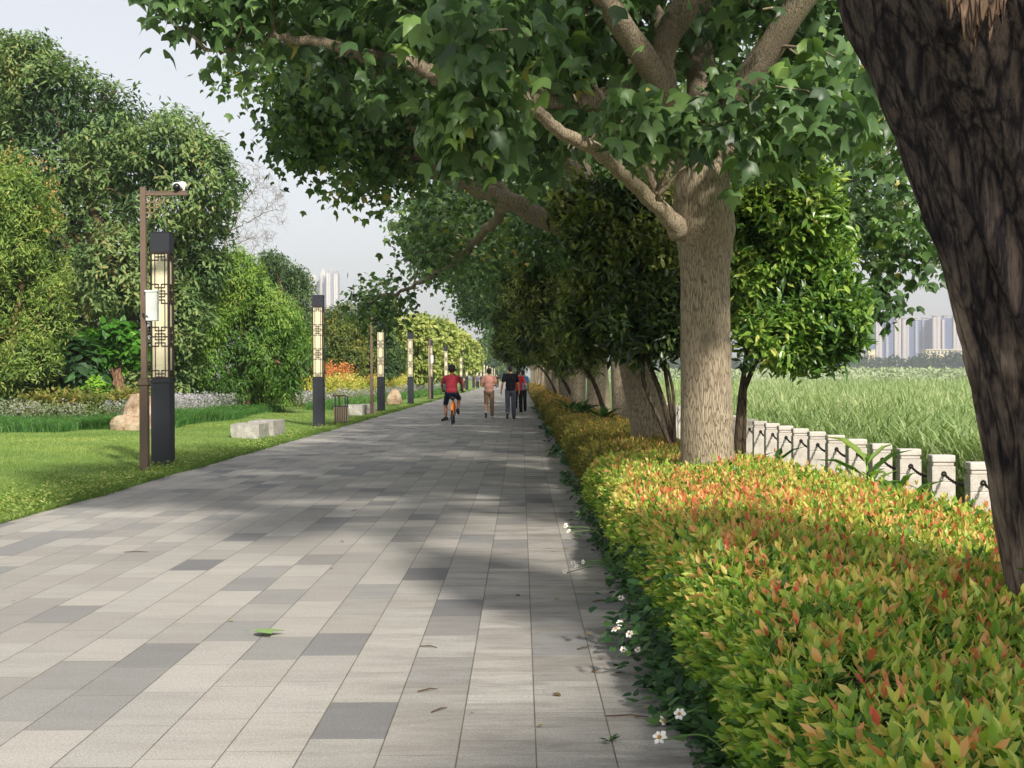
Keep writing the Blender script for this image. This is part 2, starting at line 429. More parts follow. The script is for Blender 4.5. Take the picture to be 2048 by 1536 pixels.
def blades(mb, pos, h, w, r, lean=0.35, var=0.5, varj=0.15, curl=0.25):
    n = len(pos); th = r.uniform(0, 2 * PI, n)
    sx = np.stack([np.cos(th), np.sin(th), np.zeros(n)], 1) * np.broadcast_to(w, (n,))[:, None] / 2
    ln = r.normal(size=(n, 2)) * lean
    hh = np.broadcast_to(h, (n,))[:, None] * r.uniform(0.55, 1.15, (n, 1))
    mid = pos + np.concatenate([ln * 0.35, np.full((n, 1), 0.6)], 1) * hh
    tip = pos + np.concatenate([ln * (1 + curl * 2), np.full((n, 1), 1.0 - curl * 0.4)], 1) * hh
    V = np.stack([pos - sx, pos + sx, mid - sx * 0.75, mid + sx * 0.75, tip], 1).reshape(-1, 3)
    b = np.arange(n)[:, None] * 5
    v = np.clip(var + r.normal(size=n) * varj, 0, 1)
    mb.add(V, [b + np.array([[0, 1, 3, 2]]), b + np.array([[2, 3, 4]])], np.repeat(v, 5))

def screen_scatter(n, x0, x1, d0, d1, r, power=1.0):
    """ground spots, denser near the viewer"""
    u = r.uniform(0, 1, n)
    if power == 1.0: d = d0 * (d1 / d0) ** u
    else: d = (d0 ** -1 + u * (d1 ** -1 - d0 ** -1)) ** -1
    return r.uniform(0, 1, n), d

def build_ground():
    m = groundmat('soil', [(0.3, srgb(62, 62, 38)), (0.5, srgb(84, 98, 50)), (0.75, srgb(104, 120, 62))])
    ys = np.array([-190, -20, 0, 5, 10, 20, 40, 80, 160, 320, 700, 1200, 2000, 3190.])
    sheet('ground', GX, ys, lambda X, Y: ground_z(X) - 0.03, m)
    sheet('promenade_path', np.linspace(-5.25, 0.95, 4), np.array([-15, 0, 10, 30, 80, 200, 470.]), lambda X, Y: X * 0, paving_material())
    gm = NT('lawn_turf'); p = gm.pos()
    f = gm.math('ADD', gm.math('MULTIPLY', gm.noise(p, 0.45, 6, .65), 0.6), gm.math('MULTIPLY', gm.noise(p, 14, 4, .7), 0.4))
    lm = gm.done(gm.bsdf(gm.ramp(f, [(0.3, srgb(86, 112, 46)), (0.5, srgb(116, 140, 70)), (0.68, srgb(148, 162, 92))]), 0.9, gm.bump(gm.noise(p, 60, 3), 0.7, 0.03), 0, 0.15))
    xs = np.concatenate([np.linspace(-16, -5.6, 22), [-5.42, -5.3, -5.22]])
    def lz(X, Y):
        q = np.stack([X.ravel() * 0.5, Y.ravel() * 0.16, X.ravel() * 0], 1)
        return lawn_z(X) + 0.035 * vnoise(q, 3).reshape(X.shape) * smooth01((-5.3 - X) / 2) - 0.03 * (X > -5.25)
    sheet('lawn', xs, np.concatenate([np.linspace(-10, 60, 90), [80, 110, 160, 240, 460]]), lz, lm)
    # short blades of the mown lawn
    r = rng(11); mb = MB()
    n = 120000
    d = (1 / 12.0 + r.uniform(0, 1, n) * (1 / 75.0 - 1 / 12.0)) ** -1
    x = -5.2 - 9.0 * r.uniform(0, 1, n) ** 1.3
    p = np.stack([x, d, lawn_z(x) - 0.005 + 0.035 * vnoise(np.stack([x * .5, d * .16, x * 0], 1), 3) * smooth01((-5.3 - x) / 2)], 1)
    k = vnoise(p * np.array([0.7, 0.5, 1]), 9)
    blades(mb, p, 0.040 + 0.025 * np.clip(k, -0.6, 1), 0.0075 * np.maximum(1, d / 18), r, 0.5, 0.45 + 0.34 * k, 0.17)
    # ragged fringe where the turf meets the paving
    n = 16000
    d = (1 / 11.0 + r.uniform(0, 1, n) * (1 / 150.0 - 1 / 11.0)) ** -1
    x = -5.19 + 0.05 * vnoise(np.stack([d * 1.3, d * 0, d * 0], 1), 5, 4) - np.abs(r.normal(size=n)) * 0.22
    blades(mb, np.stack([x, d, np.full(n, 0.0)], 1), 0.075, 0.009 * np.maximum(1, d / 18), r, 0.7, 0.35, 0.18)
    gmat = leafmat('grass_blade', [(0.0, srgb(74, 104, 40)), (0.45, srgb(112, 140, 66)), (0.75, srgb(144, 166, 86)), (1.0, srgb(184, 184, 116))], 0.3, 0.6, 0.15)
    tag(mb.build('grass', gmat), 'short mown grass blades of the lawn beside the paving', 'grass', kind='stuff')
    # loose clover tufts in the lawn margin
    mb = MB(); n = 2600
    d = (1 / 12.0 + r.uniform(0, 1, n) * (1 / 60.0 - 1 / 12.0)) ** -1
    x = -5.25 - np.abs(r.normal(size=n)) * 0.55
    p = np.stack([x, d, lawn_z(x) + 0.015], 1)
    rosettes(mb, T_CHIP, p, np.tile([0, 0, 1.0], (n, 1)), 5, 0.05, r, 0.5, -0.1, 0.03, 0.7 + 0.2 * r.normal(size=n))
    tag(mb.build('clover_leaves', gmat), 'small pale clover and weed leaves along the turf edge', 'weeds', kind='stuff')

def build_reeds():
    r = rng(21); mb = MB()
    n = 62000
    d = (1 / 11.0 + r.uniform(0, 1, n) ** 0.75 * (1 / 210.0 - 1 / 11.0)) ** -1
    x0 = np.maximum(6.3, 0.09 * d); x = x0 + (0.48 * d + 5 - x0) * r.uniform(0, 1, n)
    k = vnoise(np.stack([x * 0.25, d * 0.12, x * 0], 1), 4)
    h = (1.42 + 0.2 * k) * r.uniform(0.8, 1.1, n)
    w = 0.010 * np.maximum(1, d / 30)
    base = np.stack([x, d, np.full(n, -0.92)], 1)
    # stems with a bent plume, then leaves hanging off at many heights
    stalk = r.uniform(0, 1, n) < 0.30 + 0.25 * k
    v = np.where(stalk, 0.9, 0.42 + 0.22 * k)
    blades(mb, base, h * np.where(stalk, 1.3, 1.0), w * np.where(stalk, 1.0, 1.0), r, 0.07, v, 0.09, 0.6)
    m = 3
    bp = np.repeat(base, m, 0); hh = np.repeat(h, m) * r.uniform(0.25, 0.95, n * m)
    bp = bp + np.stack([r.normal(size=n * m) * 0.05, r.normal(size=n * m) * 0.05, hh], 1)
    th = r.uniform(0, 2 * PI, n * m)
    ax = np.stack([np.cos(th) * 0.5, np.sin(th) * 0.5, r.uniform(0.4, 1.4, n * m)], 1)
    up = np.stack([-np.cos(th), -np.sin(th), np.ones(n * m)], 1) + r.normal(size=(n * m, 3)) * .3
    tm = (np.array([[-.04, 0, 0], [.04, 0, 0], [-.035, .5, .02], [.035, .5, .02], [0, 1.0, -.22]]), np.array([[0, 1, 3], [0, 3, 2], [2, 3, 4]]))
    dd = np.repeat(d, m)
    leaves(mb, tm, bp, ax, up, r.uniform(0.26, 0.58, n * m) * np.maximum(1, dd / 70), np.where(np.repeat(stalk, m), .55, np.repeat(v, m)) * 0.85 + r.normal(size=n * m) * 0.13)
    mat = leafmat('reed_leaf', [(0.0, srgb(102, 130, 78)), (0.35, srgb(144, 166, 106)), (0.65, srgb(182, 192, 142)), (0.85, srgb(206, 200, 164)), (1.0, srgb(220, 210, 182))], 0.4, 0.55, 0.25)
    tag(mb.build('reed_bed', mat), 'tall green reeds with straw stalks filling the marsh', 'reeds', kind='stuff')
    sheet('marsh_bed', np.array([6.0, 60, 250, 700]), np.array([5., 60, 250, 900]), lambda X, Y: X * 0 - 0.9,
          groundmat('marsh_mud', [(0.3, srgb(70, 92, 44)), (0.6, srgb(104, 126, 64)), (0.8, srgb(126, 142, 80))], 0.2))
    # pale far marsh beyond the reeds
    mb = MB(); n = 44000
    d = r.uniform(330, 860, n); x = d * r.uniform(0.06, 0.52, n)
    k = vnoise(np.stack([x * 0.03, d * 0.02, x * 0], 1), 8)
    z = -0.9 + (3.9 + 0.5 * k) * r.uniform(0, 1, n) ** 0.6
    p = np.stack([x, d, z], 1)
    leaves(mb, T_CHIP, p, r.normal(size=(n, 3)) * np.array([1, 1, .7]) + [0, 0, .5], r.normal(size=(n, 3)), r.uniform(0.6, 1.5, n), 0.55 + 0.3 * k + r.normal(size=n) * 0.1)
    tag(mb.build('far_marsh_vegetation', leafmat('far_marsh_leaf', [(0, srgb(112, 130, 98)), (0.5, srgb(164, 176, 136)), (1, srgb(196, 198, 168))], 0.2, 0.8, 0.1)),
        'pale low marsh growth beyond the tall reeds', 'marsh', kind='stuff')
    # wood on the far bank
    mb = MB(); lobes = []
    for i in range(230):
        d = r.uniform(900, 1010); x = d * r.uniform(0.10, 0.55); rr = r.uniform(3.0, 6.0)
        lobes.append(((x, d, r.uniform(1.0, 10.0) + 1.5 * math.sin(x * 0.02)), (rr * 1.4, rr * 1.4, rr)))
    for i in range(46):
        d = r.uniform(905, 960); x = d * r.uniform(0.2, 0.5); rr = r.uniform(4, 6)
        lobes.append(((x, d, r.uniform(7, 12)), (rr * 1.3, rr * 1.3, rr)))
    p, nn = lobe_points(lobes, 30000, r, (0.85, 1.05), 0.7, -0.6)
    k = vnoise(p * 0.04, 2)
    leaves(mb, T_CHIP, p, unit(r.normal(size=p.shape)), nn + r.normal(size=p.shape) * .3, r.uniform(1.6, 3.2, len(p)), 0.45 + 0.35 * k + r.normal(size=len(p)) * .12)
    tag(mb.build('far_wood', leafmat('far_wood_leaf', [(0, srgb(28, 50, 40)), (0.5, srgb(48, 74, 52)), (1, srgb(84, 100, 72))], 0.2, 0.8, 0.1)),
        'hazy wood of trees on the far bank', 'trees', kind='stuff')

# ------------------------------------------------------------------ far towers
def facade(name, wall, glass, fw=3.2, fh=3.0, cover=0.6, vert=0.62):
    t = NT(name); v = t.obj(); s = t.n('SeparateXYZ', {0: v})
    a = t.math('ADD', s.outputs[0], s.outputs[1])
    fx = t.math('FRACT', t.math('DIVIDE', a, fw)); fz = t.math('FRACT', t.math('DIVIDE', s.outputs[2], fh))
    win = t.math('MULTIPLY', t.math('LESS_THAN', fx, cover), t.math('LESS_THAN', fz, vert))
    g = t.n('SeparateXYZ', {0: t.n('NewGeometry').outputs['Normal']})
    win = t.math('MULTIPLY', win, t.math('LESS_THAN', t.math('ABSOLUTE', g.outputs[2]), 0.5))
    return t.done(t.bsdf(t.mix(win, wall, glass), 0.6))

def tower(px0, px1, pyt, d, label, bays, mats, crown='slab', group=None, depth=16.0):
    x0 = P(px0, 700, d)[0]; x1 = P(px1, 700, d)[0]; H = P((px0 + px1) / 2, pyt, d)[2] + 1
    w = x1 - x0; c = np.array([(x0 + x1) / 2, d, -0.95])
    root = empty('apartment_tower', c, label, 'apartment tower', group)
    MB().box((0, 0, H / 2), (w, depth, H)).build('wall', mats[0], root)
    for (u0, u1, dh, lm) in bays:
        b = MB(); bw = w * (u1 - u0); xc = -w / 2 + w * (u0 + u1) / 2
        hh = H + dh
        b.box((xc, -depth / 2 - 1.2, hh / 2), (bw, 2.9, hh))
        for z in (hh * 0.90, hh * 0.96): b.box((xc, -depth / 2 - 1.3, z), (bw + 0.6, 3.2, 0.8))
        b.build('facade_bay', mats[1] if lm else mats[2], root)
    if crown == 'slab':
        b = MB()
        for u in (0.15, 0.5, 0.85):
            xc = -w / 2 + w * u
            b.box((xc, 0, H + 1.5), (w * 0.12, depth * 0.5, 3.0)); b.box((xc, 0, H + 3.3), (w * 0.22, depth * 0.7, 0.7))
        b.build('roof_canopy', mats[1], root)
    elif crown == 'step':
        b = MB()
        for k in range(4): b.box((0, 0, H + 1.5 + k * 3.0), (w * (0.8 - 0.18 * k), depth * (0.8 - .15 * k), 3.0))
        b.build('roof_crown', mats[1], root)
    return root

def build_towers():
    blue = facade('tower_glazing', srgb(92, 106, 144), srgb(62, 78, 122), 2.4, 3.0, 0.7)
    pale = facade('tower_render', srgb(192, 180, 172), srgb(136, 138, 150), 5.0, 3.0, 0.45)
    mid = facade('tower_balconies', srgb(164, 166, 178), srgb(112, 122, 148), 3.5, 3.0, 0.6)
    M3 = (blue, pale, mid); D = 1750
    tower(1704, 1731, 676, D, 'lowest pale apartment tower, leftmost of the hazy row across the marsh', [(0.05, .35, -2, 1), (.5, .75, -4, 1)], M3, 'slab', 'apartment towers across the marsh')
    tower(1733, 1796, 638, D, 'hazy blue apartment tower with two pale bays above the small beige block', [(.22, .41, 1.5, 1), (.80, 1.0, 2.0, 1), (.52, .62, -1, 0)], M3, 'slab', 'apartment towers across the marsh')
    tower(1797, 1858, 641, D + 20, 'hazy blue apartment tower with one pale left bay and a wide glazed middle', [(.03, .24, 0, 1), (.45, .55, -1, 0), (.68, .74, 3, 0)], M3, 'slab', 'apartment towers across the marsh')
    tower(1859, 1916, 637, D, 'hazy apartment tower with a paired pale bay behind the long low building', [(0, .27, 1, 1), (.33, .42, -2, 1), (.72, 1.0, 1.5, 1)], M3, 'slab', 'apartment towers across the marsh')
    tower(1918, 1985, 640, D + 30, 'hazy apartment tower partly hidden behind the leaning dark trunk', [(0, .2, 1, 1), (.7, 1.0, 1, 1)], M3, 'slab', 'apartment towers across the marsh')
    W3 = (mid, facade('white_tower_render', srgb(226, 218, 206), srgb(176, 172, 170), 4.0, 3.0, 0.4), blue); D = 2300
    G = 'white towers beyond the left trees'
    tower(584, 613, 556, D, 'faint white tower, leftmost behind the bushy trees', [(0, .3, 4, 1), (.6, .8, 2, 1)], W3, 'step', G, 22)
    tower(615, 640, 563, D + 40, 'faint bluish tower with a stepped top between two white towers', [(.1, .3, -2, 1), (.6, .8, 5, 1)], W3, 'step', G, 22)
    tower(641, 654, 552, D + 20, 'faint narrow bluish tower against the tallest white tower', [(.2, .5, 3, 1)], W3, 'step', G, 22)
    tower(655, 678, 547, D, 'tallest faint white tower right of the bluish stepped tower', [(0, .35, 0, 1), (.65, 1.0, -2, 1)], W3, 'slab', G, 22)
    # low buildings on the far bank
    d = 1100; a = P(1846, 712, d); b = P(1926, 712, d); h = P(1846, 700, d)[2]
    w = b[0] - a[0]
    root = empty('low_building', ((a[0] + b[0]) / 2, d, -0.95), 'long low cream building with a row of square windows across the marsh', 'building')
    cream = plain('cream_render', srgb(222, 208, 172), 0.8)
    MB().box((0, 0, (h + .95) / 2), (w, 12, h + .95)).build('wall', cream, root)
    MB().box((0, -0.3, h + 1.2), (w + 1, 13.4, 0.5)).build('roof', plain('pale_roof', srgb(226, 222, 214), 0.7), root)
    for k in range(11):
        x = -w / 2 + w * (k + 0.6) / 11.4
        MB().box((x, -6.05, h - 1.4), (1.7, 0.3, 2.2)).build('window', plain('dusk_glass', srgb(96, 104, 110), 0.2) if k == 0 else bpy.data.materials['dusk_glass'], root)
    d = 1080; a = P(1733, 714, d); b = P(1747, 714, d); h = P(1740, 701, d)[2]
    root = empty('gatehouse_block', ((a[0] + b[0]) / 2, d, -0.95), 'small beige and brick block under the thin white mast', 'building')
    MB().box((0, 0, (h + .95) / 2), (b[0] - a[0], 7, h + .95)).build('wall', cream, root)
    MB().box((-0.2, -3.6, h * .72), ((b[0] - a[0]) * .55, 0.4, h * .3)).build('brick_panel', plain('brick_panel', srgb(186, 140, 112), .8), root)
    MB().box((0, 0, h + 1.2), (b[0] - a[0] + .8, 7.8, .45)).build('roof', bpy.data.materials['pale_roof'], root)
    q = P(1736, 664, 1085)
    tag(MB().tube([(q[0], q[1], -1), (q[0], q[1], q[2])], [0.35, 0.2], 8).build('flag_mast', plain('white_mast', srgb(240, 240, 240), .5)), 'thin white mast standing beside the small beige block', 'mast')
# ------------------------------------------------------------------ street furniture
def lantern_meshes():
    W, H0, H1, H2 = 0.31, 1.36, 3.49, 3.80
    navy = plain('navy_steel', srgb(32, 34, 44), 0.6, 0.0, 0.06, 4)
    brown = plain('dark_bronze', srgb(52, 40, 34), 0.5, 0.3, 0.1, 9)
    t = NT('cream_acrylic'); v = t.obj()
    c = t.mix(t.ramp(t.noise(v, 2.2, 3), [(.4, 0.0), (.7, 0.4)]), srgb(216, 206, 174), srgb(204, 192, 160))
    cream = t.done(t.bsdf(c, 0.35))
    base = MB(); base.box((0, 0, H0 / 2 - 0.03), (W, W, H0 + 0.06)); base.box((0, 0, 0.03), (W + .03, W + .03, .06))
    col = MB(); col.box((0, 0, H0 + 0.02), (W + 0.03, W + 0.03, 0.04)); col.box((0, 0, H0 + 0.052), (W - .01, W - .01, 0.024))
    cap = MB(); cap.box((0, 0, (H1 + H2) / 2), (W, W, H2 - H1)); cap.box((0, 0, H2 + .008), (W + .012, W + .012, .016))
    fr = MB(); z0, z1 = H0 + 0.064, H1
    for sx in (-1, 1):
        for sy in (-1, 1): fr.box((sx * (W / 2 - .014), sy * (W / 2 - .014), (z0 + z1) / 2), (.028, .028, z1 - z0))
    for z in (z0 + .012, z1 - .012):
        for s in (-1, 1):
            fr.box((0, s * (W / 2 - .013), z), (W - .056, .024, .024)); fr.box((s * (W / 2 - .013), 0, z), (.024, W - .056, .024))
    pan = MB(); pan.box((0, 0, (z0 + z1) / 2), (W - .045, W - .045, z1 - z0 - .002))
    lat = MB(); b = 0.0115; th = 0.012; y = -(W / 2 - .0145)
    hz = lambda u0, u1, z: lat.box(((u0 + u1) / 2, y, z), (u1 - u0, th, b))
    vt = lambda u, a, c: lat.box((u, y - .0005, (a + c) / 2), (b, th, c - a))
    e = W / 2 - .028; L = z1 - z0; m1 = z1 - .33 * L; m2 = z1 - .668 * L; q = .155
    for zc in (m1, m2):
        hz(-e, e, zc)
        for s in (-1, 1):
            hz(-.086, .086, zc + s * .047); hz(-.086, .086, zc + s * .1)
            hz(-e, -.016, zc + s * q); hz(.016, e, zc + s * q)
        for u in (-.024, .024): vt(u, zc - q - .006, zc + q + .006)
        for u in (-.08, .08):
            vt(u, zc - .053, zc + .053)
            for s in (-1, 1): vt(u, zc + s * .1 if s > 0 else zc - q, zc + q if s > 0 else zc - .1)
    for zc, s in ((z1 - .03, -1), (z0 + .03, 1)):
        hz(-.086, .086, zc); hz(-.086, .086, zc + s * .05); hz(-e, -.016, zc + s * .105); hz(.016, e, zc + s * .105)
        for u in (-.024, .024, -.08, .08): vt(u, min(zc - s * .02, zc + s * .11), max(zc - s * .02, zc + s * .11))
    for a, c in ((z1 - .135, m1 + q), (m1 - q, m2 + q), (m2 - q, z0 + .135)):
        for u in (-.08, .08): vt(u, min(a, c), max(a, c))
    return dict(base=base.mesh('base', navy), collar=col.mesh('collar', navy), cap=cap.mesh('cap', navy), frame=fr.mesh('frame', brown), light_panel=pan.mesh('light_panel', cream), lattice=lat.mesh('lattice', brown))

def build_lanterns():
    M = lantern_meshes()
    D = [22.0, 39.0, 56.4, 71.5, 87.5, 105.5, 117.5, 132, 146, 169, 186, 206, 227, 250, 278, 305, 338, 372]
    L = ['black lantern column with cream lattice panels beside the brown camera pole with its white box',
         'black lantern column standing alone just before the slatted litter bin, second from the viewer',
         'third black lantern column, just beyond the brown pole behind the litter bin',
         'fourth black lantern column, standing alone between two brown poles',
         'fifth black lantern column, half behind the second brown pole with a white box',
         'sixth black lantern column, directly behind the cyclist in the red shirt',
         'seventh black lantern column, just right of the cyclist hat',
         'eighth black lantern column, right of the red cyclist and nearer than the grey walker',
         'ninth black lantern column, just before the small grey walker',
         'tenth black lantern column, just beyond the small grey walker',
         'eleventh black lantern column, left of the man in pink']
    for i, d in enumerate(D):
        x = -5.87 - (0.0 if i < 9 else (d - 146) * .004)
        lab = L[i] if i < len(L) else 'one of the smallest cream lantern columns merging at the end of the row'
        root = empty('lantern_post', (x, d, float(lawn_z(x)) - .01), lab, 'lantern', 'lantern columns along the lawn')
        for k, me in M.items():
            o = bpy.data.objects.new(k, me); COL.objects.link(o); o.parent = root
            if k == 'lattice':
                for q in range(1, 4):
                    c = o.copy(); c.rotation_euler = (0, 0, q * PI / 2); COL.objects.link(c); c.parent = root
        for k in (0,):
            pass

def camera_pole(x, d, label, box, H=4.36, cam=True, mats=None, arm=True):
    brown, white, black = mats
    root = empty('camera_pole', (x, d, float(lawn_z(x)) - .01), label, 'pole', 'brown camera poles along the lawn')
    zc = 1.33
    bevel(MB().box((0, 0, zc / 2 - .02), (.125, .125, zc + .04)).build('base', brown, root), .006)
    c = MB(); c.box((0, 0, zc + .012), (.165, .165, .024)); c.box((0, 0, zc + .036), (.145, .145, .024)); c.box((0, 0, zc + .07), (.118, .118, .044)); c.build('collar', brown, root)
    bevel(MB().box((0, 0, (zc + .092 + H) / 2), (.085, .085, H - zc - .092)).build('shaft', brown, root), .005)
    if arm:
        b = MB(); b.box((.365, 0, H - .10), (.64, .06, .055)); b.box((.365, 0, H - .068), (.66, .07, .012)); b.build('arm', brown, root)
        g = MB(); s = .016
        for (u0, v0, u1, v1) in [(.05, .10, .33, .10), (.05, .18, .26, .18), (.05, .26, .17, .26), (.05, .33, .12, .33),
                                 (.10, .03, .10, .33), (.17, .03, .17, .26), (.25, .03, .25, .18), (.32, .03, .32, .10)]:
            zt = H - .13
            g.box(((u0 + u1) / 2, 0, zt - (v0 + v1) / 2), (abs(u1 - u0) + s, s, abs(v1 - v0) + s))
        g.build('corner_fretwork', plain('brass_fret', srgb(150, 128, 92), .5, .3), root)
    if cam:
        cb = MB(); cb.capsule((.50, 0, H + .02), .055, (.60, .05, H + .035), .06, 14); cb.box((.62, .02, H - .02), (.03, .05, .1))
        co = cb.build('security_camera', white, root, smooth=True)
        MB().ellipsoid((.525, -.04, H - .005), (.062, .062, .062)).build('lens_dome', black, co, smooth=True)
    if box:
        b = bevel(MB().box((.135, -.02, 2.53), (.175, .13, .44)).build('equipment_box', white, root), .012)
        bevel(MB().box((.135, -.02, 2.765), (.195, .15, .03)).build('box_lid', white, b), .006)
        MB().tube([(.0, -.06, 2.42), (.05, -.10, 2.40), (.09, -.09, 2.37)], .012, 6).build('cable', black, b)

def granite_block(label, c, size, rz, seed, mat):
    n = 9; V = []; F = []; k = 0
    lin = np.linspace(-.5, .5, n)
    mb = MB()
    for ax in range(3):
        for s in (-.5, .5):
            A, B = np.meshgrid(lin, lin); v = np.zeros((n * n, 3)); v[:, ax] = s; v[:, (ax + 1) % 3] = A.ravel(); v[:, (ax + 2) % 3] = B.ravel()
            i = np.arange(n - 1)[:, None] * n; j = np.arange(n - 1)[None]
            f = np.stack([i + j, i + j + 1, i + n + j + 1, i + n + j], -1).reshape(-1, 4)
            if s < 0: f = f[:, ::-1]
            w = v * np.asarray(size)
            top = (v[:, 2] > .49)
            amp = np.where(top, .004, .026)
            w = w + (unit(v) * (amp * vnoise(w * 5 + seed * 3, seed, 4))[:, None])
            mb.add(w, f)
    o = mb.build('stone_bench', mat, smooth=True); o.location = c; o.rotation_euler = (0, 0, rz)
    return tag(o, label, 'stone bench', 'rough granite benches on the lawn')

def rock(label, c, r, seed, mat, tilt=0):
    mb = MB(); mb.ellipsoid((0, 0, 0), (1, 1, 1), 56, 40)
    v = mb.V[0]
    n1 = vnoise(v * 1.3, seed, 2); n2 = vnoise(v * 4.5, seed + 1, 4)
    v = v * (1 + .20 * n1 + .055 * n2)[:, None]
    rr = rng(seed)
    for _ in range(9):                      # broken facets
        nrm = unit(rr.normal(size=3) + [0, 0, .35]); h = rr.uniform(.66, .86)
        dd = v @ nrm; v = v - np.where(dd > h, (dd - h) * .8, 0)[:, None] * nrm
    v = v * np.asarray(r); v[:, 2] = np.maximum(v[:, 2], -r[2] * .55)
    mb.V[0] = v
    o = mb.build('garden_rock', mat, smooth=True); o.location = c; o.rotation_euler = (0, tilt, seed)
    return tag(o, label, 'rock')

def build_furniture():
    build_lanterns()
    brown = plain('weathered_brown_steel', srgb(112, 92, 78), 0.65, 0.0, 0.25, 5)
    white = plain('white_box_paint', srgb(222, 226, 222), 0.4, 0, .05)
    black = plain('black_plastic', srgb(28, 28, 32), 0.25, 0, .05)
    mats = (brown, white, black)
    camera_pole(-5.78, 20.6, 'tall brown camera pole with fretwork arm and white box, nearest the viewer', True, mats=mats)
    camera_pole(-5.62, 50.6, 'plain brown pole beside the litter bin and granite bench, its top among hanging leaves', False, cam=True, mats=mats)
    camera_pole(-5.72, 84.5, 'distant brown pole with a white box in front of the fifth lantern', True, H=3.9, cam=False, mats=mats, arm=False)
    t = NT('rough_granite'); v = t.obj()
    f = t.math('ADD', t.math('MULTIPLY', t.noise(v, 60, 3, .8), .6), t.math('MULTIPLY', t.noise(v, 6, 4), .4))
    gr = t.done(t.bsdf(t.ramp(f, [(.36, srgb(112, 108, 102)), (.5, srgb(160, 156, 148)), (.64, srgb(194, 190, 182))]), .85, t.bump(t.noise(v, 26, 5, .7), .8, .02)))
    z = float(lawn_z(-6.4))
    granite_block('rough pale granite bench block on the lawn, the nearer of the pair', (-6.40, 31.7, z + .15), (.66, 1.35, .36), .02, 3, gr)
    granite_block('rough pale granite bench block on the lawn, the farther of the pair', (-6.27, 33.15, z + .17), (.62, 1.35, .38), -.03, 5, gr)
    granite_block('rough granite bench block half hidden behind the litter bin', (-6.25, 50.6, z + .17), (.66, 1.4, .40), .03, 7, gr)
    granite_block('rough granite bench block between the brown pole and the block behind the bin', (-6.02, 52.0, z + .17), (.6, 1.3, .38), -.05, 8, gr)
    # litter bin
    d = 41.5; x = -5.56
    dark = plain('bin_dark_steel', srgb(48, 44, 42), .5, .2, .1); slat = plain('bin_timber', srgb(150, 132, 112), .7, 0, .3, 14)
    root = empty('litter_bin', (x, d, float(lawn_z(x)) - .005), 'slatted litter bin with an open frame and a tilted metal lid', 'litter bin', rz=.12)
    b = MB(); b.box((0, 0, .29), (.40, .40, .50)); b.box((0, 0, .54), (.45, .45, .03)); b.box((0, 0, .05), (.45, .45, .04))
    for sx in (-.19, .19):
        for sy in (-.19, .19): b.box((sx, sy, .02), (.04, .04, .06))
    b.build('bin_body', dark, root)
    for k in range(7):
        u = -.195 + .065 * k
        for (cx, cy, rz) in ((u, -.214, 0), (u, .214, 0)): MB().box((cx, cy, .295), (.036, .018, .46)).build('slat', slat, root)
    for k in range(7):
        u = -.195 + .065 * k
        for cx in (-.214, .214): MB().box((cx, u, .295), (.018, .036, .46)).build('slat', slat, root)
    fr = MB()
    for sx in (-.18, -.06, .13, .19):
        for sy in (-.19, .19): fr.box((sx, sy, .70), (.032, .032, .30))
    fr.build('posts', dark, root)
    lid = MB(); lid.box((0, 0, 0), (.40, .50, .045)); lid.add(np.array([[.18, -.23, -.01], [.30, -.23, -.09], [.30, .23, -.09], [.18, .23, -.01], [.18, -.23, .01], [.31, -.23, -.07], [.31, .23, -.07], [.18, .23, .01]]),
        [np.array([[0, 3, 2, 1], [4, 5, 6, 7], [0, 1, 5, 4], [1, 2, 6, 5], [2, 3, 7, 6]])])
    lo = lid.build('lid', plain('lid_steel', srgb(74, 62, 54), .5, .2), root); lo.location = (-.06, 0, .868)
    # rocks
    t = NT('sandy_rock'); v = t.obj()
    f = t.math('ADD', t.math('MULTIPLY', t.noise(v, 2.4, 5), .6), t.math('MULTIPLY', t.noise(v, 16, 5, .7), .4))
    rk = t.done(t.bsdf(t.ramp(f, [(.32, srgb(104, 82, 62)), (.48, srgb(168, 142, 114)), (.62, srgb(198, 180, 156))]), .9, t.bump(t.noise(v, 9, 6, .7), .9, .06)))
    rock('tall sandy brown boulder behind the camera pole, pointed top', (-9.95, 35.4, .38), (.56, .50, .78), 4, rk)
    rock('low rounded sandy boulder at the foot of the tall one', (-10.05, 34.35, .20), (.56, .42, .36), 9, rk)
    rock('pale squat boulder leaning against the right of the tall sandy one', (-9.45, 35.1, .28), (.30, .36, .55), 13, rk)
    rock('far pinkish boulder among the lilac flowers behind the second brown pole', P(790, 783, 66) * np.array([1, 1, 0]) + np.array([0, 0, .34]), (.42, .36, .44), 17, rk)
    # granite bollards and chains down at the water's edge
    t = NT('bollard_granite'); v = t.obj()
    f = t.math('ADD', t.math('MULTIPLY', t.noise(v, 90, 2, .8), .5), t.math('MULTIPLY', t.noise(v, 5, 4), .5))
    bg = t.done(t.bsdf(t.ramp(f, [(.34, srgb(150, 140, 128)), (.5, srgb(190, 182, 172)), (.66, srgb(208, 202, 194))]), .75, t.bump(t.noise(v, 60, 3), .25, .006)))
    iron = plain('dark_iron', srgb(44, 40, 40), .6, .5, .2)
    Wp, Hp, zb = .262, 1.0, -.44
    body = MB(); body.box((0, 0, .33), (Wp, Wp * .72, .70)); body.box((0, 0, .775), (Wp, Wp * .72, .172)); body.box((0, 0, .683), (Wp - .014, Wp * .72 - .014, .02))
    capm = MB(); capm.box((0, 0, .945), (Wp + .004, Wp * .72 + .004, .085)); capm.box((0, 0, .882), (Wp - .02, Wp * .72 - .02, .045))
    eye = MB(); th = np.linspace(0, 2 * PI, 17)
    eye.tube(np.stack([.022 * np.cos(th), np.full(17, -Wp * .36 - .006), .78 + .022 * np.sin(th)], 1), .009, 6, caps=False)
